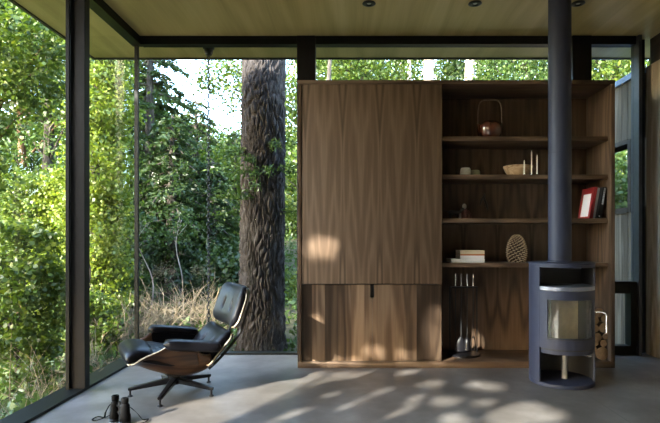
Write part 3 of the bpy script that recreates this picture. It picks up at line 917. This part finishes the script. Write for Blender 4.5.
sp = crm([(-1.38, 3.075, .10), (-1.345, 3.09, .06), (-1.32, 3.12, .006), (-1.29, 3.13, .006), (-1.285, 3.08, .006), (-1.32, 3.04, .006), (-1.36, 3.05, .006)], 40)
ribbon(sp, .005).build('neck_strap', M['black_plastic'], bn)

# ------------------------------------------------------------------ trees and shrubs
SUN = Vector((.655, .756, -.466)).normalized()
def leaf_object(nm, C, mat, parent, size, aspect=.6, seed=1, up=.35, axis=None, jit=.35):
    """kite-shaped leaves at centres C (n,3)"""
    r = np.random.default_rng(seed); n = len(C)
    a = r.normal(size=(n, 3)) if axis is None else axis + r.normal(size=(n, 3)) * jit
    a /= np.linalg.norm(a, axis=1)[:, None] + 1e-9
    nn = r.normal(size=(n, 3)); nn[:, 2] += up * 3
    b = np.cross(nn, a); b /= np.linalg.norm(b, axis=1)[:, None] + 1e-9
    L = size * r.uniform(.6, 1.3, n)[:, None]
    W = L * aspect * .5
    dn = np.cross(a, b)
    v = np.stack([C - a * L * .5, C + b * W - a * L * .05 + dn * L * .06, C + a * L * .5, C - b * W - a * L * .05 + dn * L * .06], 1).reshape(-1, 3)
    org = np.array(parent.location) if parent is not None else C.mean(0)
    v = v - org
    me = bpy.data.meshes.new(nm)
    me.vertices.add(4 * n); me.vertices.foreach_set('co', v.astype(np.float32).ravel())
    me.loops.add(4 * n); me.loops.foreach_set('vertex_index', np.arange(4 * n, dtype=np.int32))
    me.polygons.add(n)
    me.polygons.foreach_set('loop_start', np.arange(0, 4 * n, 4, dtype=np.int32))
    me.polygons.foreach_set('loop_total', np.full(n, 4, np.int32))
    me.update()
    at = me.attributes.new('tone', 'FLOAT', 'FACE')
    at.data.foreach_set('value', np.clip(r.normal(.5, .22, n), 0, 1).astype(np.float32))
    me.materials.append(mat); me.validate()
    o = bpy.data.objects.new(nm, me); col.objects.link(o)
    if parent is not None: o.parent = parent
    else: o.location = org
    return o
def clumps(r, crowns, k, m, sig):
    """k clump centres spread in ellipsoids (centre, radii), m leaves each"""
    vol = np.array([c[1][0] * c[1][1] * c[1][2] for c in crowns]); vol = vol / vol.sum()
    idx = r.choice(len(crowns), k, p=vol)
    d = r.normal(size=(k, 3)); d /= np.linalg.norm(d, axis=1)[:, None]
    rad = r.uniform(.25, 1, k) ** .5
    cen = np.array([crowns[i][0] for i in idx]) + d * rad[:, None] * np.array([crowns[i][1] for i in idx])
    pts = (cen[:, None, :] + r.normal(size=(k, m, 3)) * np.array([sig, sig, sig * .6])).reshape(-1, 3)
    return cen, pts
def tree(nm, label, cat, base, top, tr, crowns, k, m, sig, leaf, size, mat, bk='bark_grey', group=None, branches=24, lean=(0, 0), seed=1, aspect=.62, filt=None):
    r = np.random.default_rng(seed); rr = random.Random(seed)
    bz = ground_z(base[0], base[1]) - .05
    t = thing(nm, (base[0], base[1], bz), label, cat, group)
    n_ = 12
    path = []
    for i in range(n_):
        u = i / (n_ - 1)
        path.append((base[0] + lean[0] * u + .06 * math.sin(u * 7 + seed) * (u > 0), base[1] + lean[1] * u + .05 * math.cos(u * 6 + seed) * (u > 0), bz + (top - bz) * u))
    trm = MB().tube(path, [tr * (1.15 - .85 * i / (n_ - 1)) for i in range(n_)], 14)
    cen, pts = clumps(r, crowns, k, m, sig)
    for i in range(min(branches, k)):
        c_ = cen[i]
        u = max(.12, min(.97, (c_[2] - .35 * abs(c_[0] - base[0]) - bz) / (top - bz)))
        j = min(n_ - 1, int(u * (n_ - 1)))
        p0 = Vector(path[j]); p2 = Vector(c_); p1 = (p0 + p2) / 2 + Vector((rr.uniform(-.1, .1), rr.uniform(-.1, .1), rr.uniform(0, .25)))
        trm.tube([p0, p0 * .5 + p1 * .5, p1, p1 * .4 + p2 * .6, p2], [tr * .3, tr * .24, tr * .18, tr * .12, tr * .05], 6)
    trm.build('trunk', M[bk], t, smooth=180)
    if filt is not None:
        pts = pts[filt(pts)]
    leaf_object('foliage', pts, M[mat], t, size, aspect, seed)
    return t
def conifer(nm, label, base, top, tr, h0, Lmax, nb, mat='leaf_dark', bk='bark_grey', group=None, seed=1, needle=.10, droop=.55, dens=1.0):
    r = np.random.default_rng(seed)
    bz = ground_z(base[0], base[1]) - .05
    t = thing(nm, (base[0], base[1], bz), label, 'tree', group)
    m_ = MB().tube([(base[0], base[1], bz + (top - bz) * u) for u in (0, .3, .6, .85, 1)], [tr * 1.1, tr * .9, tr * .6, tr * .3, .01], 12)
    C, A = [], []
    for i in range(nb):
        u = i / nb
        z = h0 + (top - h0) * (u ** 1.0)
        L = Lmax * (1 - .85 * u) * r.uniform(.7, 1.1)
        a = i * 2.4 + r.uniform(-.3, .3)
        d_ = np.array([math.cos(a), math.sin(a)])
        prev = None
        path = []
        for j in range(7):
            s = j / 6
            path.append(np.array([base[0] + d_[0] * L * s, base[1] + d_[1] * L * s, z + .12 * L * s - droop * L * s * s]))
        m_.tube([tuple(p) for p in path], [tr * .16 * (1 - .85 * j / 6) + .004 for j in range(7)], 5, caps=False)
        nt = int(22 * dens * max(.5, L))
        for q in range(nt):
            s = r.uniform(.12, 1.0)
            j = min(5, int(s * 6)); f = s * 6 - j
            p = path[j] * (1 - f) + path[j + 1] * f
            sd = np.array([-d_[1], d_[0], 0]) * r.choice([-1, 1]) + np.array([d_[0], d_[1], 0]) * .6
            sd = sd / np.linalg.norm(sd)
            tl = .38 * L * (1.05 - s) * r.uniform(.5, 1.1) + .10
            nk = int(14 * dens * max(.4, tl / .3))
            ss = r.uniform(0, 1, nk)
            pp = p + sd * (ss * tl)[:, None] + np.array([0, 0, -1.0]) * (tl * .45 * ss ** 2)[:, None] + r.normal(size=(nk, 3)) * .02
            C.append(pp); A.append(np.tile(sd + np.array([0, 0, -.35]), (nk, 1)))
    m_.build('trunk', M[bk], t, smooth=180)
    leaf_object('foliage', np.concatenate(C), M[mat], t, needle, .30, seed, .5, np.concatenate(A), .55)
    return t
def W(px, Y): return ((px - CX) / F_PX * Y)
def Zy(py, Y): return EYE - (py - CY) / F_PX * Y

# the big furrowed fir trunk right outside the glass
def fir_trunk():
    Y = 6.2; bx0 = W(263.5, Y); bz = ground_z(bx0, Y) - .1
    t = thing('fir_tree', (bx0, Y, bz), 'huge fir trunk with deeply furrowed bark right outside window', 'tree')
    nu, nz = 260, 400; H = 7.5
    R = .276
    r = np.random.default_rng(4)
    ns_ = 2600
    sx_ = r.uniform(0, 2 * PI * R, ns_); sz_ = r.uniform(0, H, ns_)
    th = np.linspace(0, 2 * PI, nu, endpoint=False); z = np.linspace(0, H, nz)
    U, Zg = np.meshgrid(th * R, z, indexing='ij')
    U2 = U + .02 * np.sin(Zg * 6) + .012 * np.sin(Zg * 17 + U * 30)
    d1 = np.full(U.shape, 9.0); d2 = np.full(U.shape, 9.0)
    per = 2 * PI * R
    for a, b in zip(sx_, sz_):
        du = np.abs(U2 - a); du = np.minimum(du, per - du)
        dd = np.sqrt(du ** 2 + ((Zg - b) * .24) ** 2)
        d2 = np.minimum(d2, np.maximum(d1, dd)); d1 = np.minimum(d1, dd)
    ridge = np.clip((d2 - d1) / .018, 0, 1) ** .8
    rad = R * (1.0 - .012 * Zg) + .10 * np.exp(-Zg / .35) + ridge * .036 - .022 + r.normal(size=U.shape) * .0015
    rows = []
    for i in range(nu):
        rows.append([(bx0 + rad[i, j] * math.cos(th[i]) + .010 * (z[j] - 3), Y + rad[i, j] * math.sin(th[i]), bz + z[j]) for j in range(nz)])
    MB().grid(rows, closed_u=True).build('trunk', M['bark_fir'], t, smooth=180)
    # short sprays of needles low on the trunk
    C, A = [], []
    for i in range(16):
        a = r.uniform(PI, 2 * PI); zz = r.uniform(1.5, 2.7); L = r.uniform(.2, .5)
        d_ = np.array([math.cos(a), math.sin(a) * .6, -.15])
        p0 = np.array([bx0 + R * math.cos(a), Y + R * math.sin(a), zz])
        ss = np.concatenate([r.uniform(0, 1, 60), np.linspace(0, 1, 20)])
        off = r.normal(size=(80, 3)) * .035; off[60:] *= .08
        ax = r.normal(size=(80, 3)) + d_; ax[60:] = d_
        C.append(p0 + d_ * (ss * L)[:, None] + off); A.append(ax)
    leaf_object('needles', np.concatenate(C), M['leaf_mid'], t, .07, .28, 3, .4, np.concatenate(A), .2)
fir_trunk()

# left side, near the glass
Y = 7.4; x0 = W(98, Y)
tree('ivy_clad_tree', 'tall tree wrapped in bright yellow-green leaves left of the corner', 'tree', (x0, Y), 6.2, .10,
     [((x0, Y, z), (.48, .5, .8)) for z in (.2, 1.2, 2.2, 3.2, 4.2, 5.2)], 560, 80, .09, None, .06, 'leaf_yellow', seed=21, aspect=.75)
Y = 5.5; x0 = W(4, Y)
tree('maple_tree', 'leafy maple with bright leaves close to the glass at far left', 'tree', (x0 - .4, Y + .2), 5.2, .06,
     [((x0 + .1, Y, Zy(45, Y)), (.72, .7, .62)), ((x0 - .2, Y, Zy(110, Y)), (.6, .6, .35)), ((x0 - .5, Y, Zy(170, Y)), (.5, .5, .45))], 150, 90, .10, None, .055, 'leaf_bright', 'bark_red', seed=22, aspect=.8)
Y = 8.8; x0 = W(38, Y)
tree('maple_tree', 'spreading maple with dense leaves under the left eave', 'tree', (x0 - .5, Y + .3), 7.5, .08,
     [((x0, Y, Zy(30, Y)), (1.1, .9, 1.0)), ((x0 + .4, Y, Zy(95, Y)), (.7, .7, .5)), ((x0 - .6, Y, Zy(200, Y)), (.7, .7, .6))], 190, 90, .14, None, .075, 'leaf_bright', 'bark_red', seed=25, aspect=.8)
for i, (px, py, Y, rx, rz, k, mat, lab) in enumerate((
        (10, 300, 4.9, .55, .85, 170, 'leaf_bright', 'bright green bush filling the lower left corner of view'),
        (34, 225, 7.8, .70, .98, 230, 'leaf_bright', 'tall leafy bush left of the black post'),
        (60, 260, 7.6, .42, 1.3, 210, 'leaf_yellow', 'narrow yellow-green bush just left of the black post'),
        (84, 330, 6.4, .5, .5, 120, 'leaf_bright', 'low bright bush behind the black post'),
        (120, 300, 8.5, .7, .6, 140, 'leaf_mid', 'mid-green bush at foot of the leaf-wrapped tree'))):
    x0 = W(px, Y)
    tree('leafy_shrub', lab, 'shrub', (x0, Y), max(.9, Zy(py, Y)), .03, [((x0, Y, Zy(py, Y)), (rx, .45, rz))], int(k * .62), 100, .085, None, .055, mat, seed=30 + i, branches=16, group='bushes along the left glass', aspect=.75)
Y = 9.0; x0 = W(45, Y)
tree('grey_trunk_tree', 'dark trunk with sparse leaves in shade behind left bushes', 'tree', (x0, Y), 7.5, .11,
     [((x0, Y, Zy(150, Y)), (1.0, .7, .8)), ((x0 - .8, Y, Zy(60, Y)), (.9, .7, 1.0))], 70, 60, .16, None, .08, 'leaf_mid', seed=23)
# twiggy dry shrubs: many thin stems
def twigs(nm, label, cx_, cy_, R_, h, n, mat, seed, group, spread=.8, tr=.004):
    r = random.Random(seed); bz = ground_z(cx_, cy_) - .03
    t = thing(nm, (cx_, cy_, bz), label, 'shrub', group)
    V, Fc, tone = [], [], []
    m_ = MB()
    for i in range(n):
        a = r.uniform(0, 2 * PI); q = R_ * math.sqrt(r.random())
        p = Vector((cx_ + q * math.cos(a), cy_ + q * math.sin(a), bz))
        d_ = Vector((r.uniform(-spread, spread), r.uniform(-spread, spread), 1)).normalized()
        L = h * r.uniform(.45, 1.15); path = [p.copy()]
        for s in range(4):
            d_ = (d_ + Vector((r.uniform(-.35, .35), r.uniform(-.35, .35), -.12))).normalized()
            p = p + d_ * L / 4; path.append(p.copy())
        w_ = tr * r.uniform(.6, 1.5)
        m_.tube(path, [w_, w_ * .9, w_ * .75, w_ * .6, w_ * .3], 3, caps=False)
        for b in range(2):
            k_ = r.randint(1, 3); q0 = path[k_]
            e_ = (d_ + Vector((r.uniform(-1, 1), r.uniform(-1, 1), r.uniform(-.3, .6)))).normalized()
            m_.tube([q0, q0 + e_ * L * .2, q0 + e_ * L * .34 + Vector((0, 0, -.02))], [w_ * .6, w_ * .45, w_ * .2], 3, caps=False)
    o = m_.build('stems', M[mat], t, smooth=180)
    at = o.data.attributes.new('tone', 'FLOAT', 'POINT')
    at.data.foreach_set('value', np.repeat(np.clip(np.random.default_rng(seed).normal(.5, .25, len(o.data.vertices) // 3 + 1), 0, 1), 3)[:len(o.data.vertices)].astype(np.float32))
    return t
G = 'dry brush below the trees'
for i, (px, Y, R_, h, n, lab) in enumerate((
        (152, 7.4, .45, .74, 110, 'dry tan brush right of the window corner post'),
        (192, 7.7, .55, .85, 150, 'dry tan brush behind the chair armrests, densest of the clumps'),
        (228, 7.3, .40, .70, 95, 'dry tan brush between chair headrest and fir trunk'),
        (120, 6.6, .35, .75, 110, 'dry twigs at the foot of leaf-wrapped tree'),
        (100, 5.6, .30, .6, 80, 'low dry twigs right of the black post base'))):
    twigs('dry_shrub', lab, W(px, Y), Y, R_, h, n, 'dry_stem', 60 + i, G, tr=.006)
for i, (px, Y, R_, h, n, lab) in enumerate(((28, 4.2, .22, .75, 30, 'bare pale twiggy shrub beside the lower left sill'), (50, 4.7, .25, .9, 34, 'bare twiggy shrub left of the black post base'), (5, 4.0, .2, .7, 22, 'bare twigs at the far lower left edge'))):
    twigs('bare_shrub', lab, W(px, Y), Y, R_, h, n, 'dry_stem', 70 + i, 'bare twigs along the left sill', .9, .004)
# pale saplings in the middle distance
for i, (px, Y, lab) in enumerate(((155, 8.2, 'thin pale leaning sapling right of the corner post'), (178, 8.6, 'thin pale upright sapling above the dry brush'))):
    x0 = W(px, Y)
    tree('sapling', lab, 'tree', (x0, Y), (1.3, 1.5)[i], .014, [((x0 + (-.2, .05)[i], Y, 1.35), (.25, .2, .3))], 12, 26, .14, None, .06, 'leaf_mid', 'bark_pale', seed=80 + i, lean=((-.25, 0), (.05, 0))[i], branches=8, group='pale saplings')
# evergreens in the middle
for i, (px, Y, top, L, nb, lab) in enumerate(((150, 10.5, 6.6, 2.2, 74, 'dark drooping evergreen right of the window corner'), (196, 13.0, 4.9, 2.2, 70, 'dark evergreen behind the rain chain'), (128, 13.5, 9.5, 2.6, 84, 'tall dark evergreen behind the leaf-wrapped tree'),
        (236, 12.5, 3.9, 1.8, 50, 'shorter evergreen left of the fir trunk'), (172, 9.6, 3.6, 1.5, 64, 'small drooping evergreen in front of the darker ones'), (212, 10.2, 2.8, 1.4, 56, 'low young evergreen directly behind the rain chain'))):
    conifer('hemlock_tree', lab, (W(px, Y), Y), top, .14, .2, L, nb, 'leaf_dark', group='hemlocks in the middle', seed=40 + i, needle=.13, dens=1.1)
Y = 11.5; x0 = W(226, Y)
tree('airy_maple', 'airy light-green maple against white sky left of fir trunk', 'tree', (x0 + .5, Y + .3), 5.2, .09,
     [((x0 + .1, Y, Zy(85, Y)), (.7, .8, .7)), ((x0 - .3, Y, Zy(225, Y)), (1.1, .8, .9)), ((x0 + .3, Y, Zy(165, Y)), (.8, .8, .5))], 150, 44, .2, None, .085, 'leaf_bright', seed=51, aspect=.75)
Y = 9.5; x0 = W(296, Y)
tree('airy_maple', 'light-green maple seen between the fir trunk and wood cabinet', 'tree', (x0 + .6, Y + .3), 6.2, .08,
     [((x0, Y, Zy(100, Y)), (.5, .7, .5)), ((x0, Y, Zy(190, Y)), (.6, .7, .8)), ((x0, Y, Zy(300, Y)), (.7, .6, .6))], 170, 44, .17, None, .075, 'leaf_bright', seed=52, aspect=.75)
for i, (px, py, Y, rx, rz, lab) in enumerate(((150, 215, 11.8, 1.0, 1.0, 'dark leafy thicket right of the corner post'), (185, 250, 11.0, .9, .8, 'dark leafy thicket behind the tan brush'), (222, 215, 14.0, 1.2, 1.2, 'mid-green thicket between rain chain and fir trunk'),
        (232, 280, 9.2, .55, .6, 'low dark bush left of the fir trunk base'), (200, 185, 15.5, 1.4, 1.3, 'tall mid-green thicket behind the rain chain'))):
    x0 = W(px, Y)
    tree('thicket_shrub', lab, 'shrub', (x0, Y), Zy(py, Y), .04, [((x0, Y, Zy(py, Y)), (rx, .7, rz)), ((x0, Y, Zy(py, Y) * .4), (rx, .7, rz))], 260, 56, .17, None, .085, ('leaf_dark', 'leaf_dark', 'leaf_mid', 'leaf_dark', 'leaf_mid')[i], seed=140 + i, group='thickets behind the brush', branches=14, aspect=.7)
# trees seen through the clerestory above the cabinet
for i, (px, Y, rx, k, mat, lab) in enumerate(((335, 12, 1.0, 190, 'leaf_bright', 'bright leafy tree above the left end of the wood cabinet'), (372, 14, 1.0, 170, 'leaf_bright', 'bright leafy tree above the middle of the sliding panel'),
        (520, 13, 1.3, 210, 'leaf_mid', 'green leafy tree seen above the open shelves left of flue'), (560, 15, 1.4, 200, 'leaf_mid', 'green leafy tree seen behind the flue pipe'), (612, 10.5, .9, 190, 'leaf_bright', 'bright leafy tree above the cabinet right of flue'))):
    x0 = W(px, Y); zc = Zy(62, Y)
    tree('forest_maple', lab, 'tree', (x0 + .3, Y + .4), zc + 1.8, .10, [((x0, Y, zc), (rx, .9, .9)), ((x0, Y, zc - 1.6), (rx, .9, 1.1))], k, 60, .2, None, .085, mat, seed=90 + i, group='trees above the cabinet', aspect=.75)
for i, (px, Y, rd, lab) in enumerate(((402, 15, .055, 'slim pale trunk above the cabinet, left of the pale pair'), (411, 15.5, .075, 'slim pale trunk above sliding panel, right of the pair'), (430.5, 14, .16, 'thick pale trunk above the right end of sliding panel'), (470, 14.5, .16, 'pale trunk above the open shelves'))):
    x0 = W(px, Y)
    tree('pale_trunk_tree', lab, 'tree', (x0, Y), 11, rd * 1.25, [((x0, Y, 9.5), (1.4, 1.4, 1.2))], 50, 40, .3, None, .12, 'leaf_mid', 'bark_pale', seed=100 + i, group='pale trunks above the cabinet')
# leafy shrub beyond the opening of the outside wall
x0 = 4.35; Y = 7.6
tree('leafy_shrub', 'green bush beyond the opening in the outside board wall', 'shrub', (x0, Y), 1.9, .04, [((x0, Y, 1.7), (.5, .8, .9))], 130, 40, .14, None, .08, 'leaf_mid', seed=120, aspect=.75)
# forest behind
FB = [(-60, 21, 8), (-20, 17, 5.6), (22, 20, 6.2), (70, 18, 8), (110, 21, 12), (150, 23, 8.5), (190, 22, 6.6), (226, 24, 6.4), (262, 22, 6.6), (300, 24, 6.8), (335, 21, 12), (380, 23, 13), (430, 22, 13), (480, 21, 13), (530, 23, 13), (590, 20, 12), (650, 22, 12), (700, 20, 12)]
for i, (px, Y, top) in enumerate(FB):
    x0 = W(px, Y)
    tree('forest_tree', 'far green forest tree in the woods behind the house', 'tree', (x0, Y), top * .9, .22,
         [((x0, Y, top * .68), (1.7, 1.3, top * .32)), ((x0, Y, top * .26), (1.9, 1.3, top * .26))], 300, 60, .34, None, .15, ('leaf_mid', 'leaf_dark', 'leaf_mid')[i % 3], seed=200 + i, group='far forest trees', branches=14, aspect=.7)
# low growth over the forest floor, nobody could count it
r = np.random.default_rng(7)
pts = []
while len(pts) < 26000:
    Y = 4 + 16 * r.random() ** 1.3; x = r.uniform(-1.0, .55) * Y * 1.0
    if -2.7 < x < 3.2 and Y < 5.9: continue
    if 2.8 < x < 3.4 and Y < 8.4: continue
    pts.append((x, Y, ground_z(x, Y) + r.uniform(.0, .28)))
o = leaf_object('ground_cover', np.array(pts), M['leaf_mid'], None, .12, .5, 8, .1)
tag(o, 'low green plants and leaf litter covering the forest floor', 'undergrowth', kind='stuff')

# ------------------------------------------------------------------ unseen trees added left of and behind the viewer to shape the sunlight
def floor_pt(px, py):
    Y = F_PX * EYE / (py - CY); return ((px - CX) / F_PX * Y, Y)
LIT_FLOOR = [(205, 405, .2, .14), (245, 394, .2, .12), (283, 383, .16, .10), (312, 375, .16, .08), (180, 412, .2, .14), (200, 421, .2, .12), (155, 421, .2, .1),   # (px, py, half length along the sun, half width across)  sun flecks on the concrete
    (262, 397, .30, .16), (225, 411, .30, .20), (295, 385, .26, .12), (330, 378, .24, .10), (370, 374, .30, .09), (410, 371, .16, .08),
    (170, 421, .28, .15), (290, 415, .2, .06), (350, 405, .16, .05), (380, 392, .2, .05), (330, 395, .14, .05), (400, 412, .2, .05),
    (432, 384, .13, .10), (446, 401, .14, .10), (485, 386, .16, .14), (484, 403, .12, .08), (455, 419, .14, .10), (530, 413, .22, .16), (556, 416, .13, .07), (505, 419, .16, .12), (415, 398, .12, .06)]
LF = [(*floor_pt(a, b), l, w_) for a, b, l, w_ in LIT_FLOOR]
LIT_CAB = [(319, 248, .11, .075), (312, 338, .07, .16), (322, 352, .05, .10), (438, 332, .10, .17), (372, 350, .06, .05), (400, 356, .10, .04), (345, 362, .12, .04)]
LC = [((a - CX) * YF / F_PX, EYE - (b - CY) * YF / F_PX, l, w_) for a, b, l, w_ in LIT_CAB]
sh = np.array([SUN.x, SUN.y]); sh = sh / np.linalg.norm(sh)
pv = np.array([sh[1], -sh[0]])
def blocks(P):
    """True where a leaf may stay: its shadow falls outside the flecks"""
    k = P[:, 2] / (-SUN.z)
    fx = P[:, 0] + SUN.x * k; fy = P[:, 1] + SUN.y * k
    on_floor = fy < YF
    keep = np.ones(len(P), bool)
    for (x, y, l, w_) in LF:
        dx, dy = fx - x, fy - y
        u = (dx * sh[0] + dy * sh[1]) / l; v = (dx * pv[0] + dy * pv[1]) / w_
        keep &= ~(on_floor & (u * u + v * v < 1.7))
    keep &= ~((fy > -1.2) & (fy < 2.7) & (fx > -1.2) & (fx < 1.0))  # leaves cleared so sun on the unseen floor bounces light indoors
    k2 = (YF - P[:, 1]) / SUN.y
    cx_ = P[:, 0] + SUN.x * k2; cz_ = P[:, 2] + SUN.z * k2
    for (x, z, l, w_) in LC:
        u = (cx_ - x) / l; v = (cz_ - z) / w_
        keep &= ~((~on_floor) & (u * u + v * v < 3.2))
    return keep
def uv(u, v): return (u * sh[0] + v * pv[0], u * sh[1] + v * pv[1])
for i, (u, v, lab) in enumerate(((-4.0, -4.3, 'dense unseen tree added left of the house for shade'), (-4.2, -2.6, 'dense unseen tree added at the left rear for shade'), (-4.4, -.8, 'dense unseen tree added behind the house corner for shade'))):
    b = uv(u, v)
    cz = [((*uv(u, v), z), (1.15, 1.15, .8)) for z in (1.6, 2.6, 3.6, 4.6)]
    tree('added_shade_tree', lab, 'tree', b, 5.6, .09, cz, 900, 44, .17, None, .12, 'leaf_mid', seed=300 + i, group='unseen trees added to shade the room', branches=20, aspect=.8, filt=blocks)  # added out of view; foliage cut so sun falls only on the listed patches

for i, (x, y) in enumerate(((-5.2, -9.6), (-5.6, -14), (-9, -16), (-8, -21), (-12.5, -17), (-15, -14), (-3.4, -9), (-.5, -8.5), (2.6, -9), (-2, -13), (6, -8))):  # unseen trees added to block bright sky mirrored in the glass
    tree('forest_tree', 'unseen forest tree added behind the viewer to block mirrored sky', 'tree', (x, y), 9, .2, [((x, y, 6.4), (1.9, 1.4, 3.0)), ((x, y, 2.2), (2.0, 1.4, 2.4))], 260, 50, .36, None, .2, 'leaf_mid', seed=400 + i, group='unseen trees added behind the viewer', branches=10)

# ------------------------------------------------------------------ light
wd = bpy.data.worlds.new('sky'); scn.world = wd; wd.use_nodes = True
nt = wd.node_tree; nt.nodes.clear()
sky = nt.nodes.new('ShaderNodeTexSky'); sky.sky_type = 'NISHITA'
sky.sun_disc = False; sky.sun_elevation = math.radians(25); sky.sun_rotation = math.atan2(-SUN.x, -SUN.y)
sky.air_density = 1.0; sky.dust_density = 1.2; sky.ozone_density = 1.0
bg = nt.nodes.new('ShaderNodeBackground'); bg.inputs[1].default_value = 1.5
ow = nt.nodes.new('ShaderNodeOutputWorld')
nt.links.new(sky.outputs[0], bg.inputs[0]); nt.links.new(bg.outputs[0], ow.inputs[0])
sl = bpy.data.lights.new('sun', 'SUN'); sl.energy = 10.0; sl.angle = math.radians(.6); sl.color = (1, .95, .88)
so_ = bpy.data.objects.new('sun', sl); col.objects.link(so_); so_.location = (-6, -6, 8)
so_.rotation_euler = SUN.to_track_quat('-Z', 'Y').to_euler()

scn.view_settings.view_transform = 'Standard'
scn.view_settings.look = 'None'
scn.view_settings.gamma = 1
scn.view_settings.exposure = 1.4
scn.view_settings.use_curve_mapping = False
cy = scn.cycles
cy.max_bounces = 10; cy.diffuse_bounces = 5; cy.transparent_max_bounces = 16
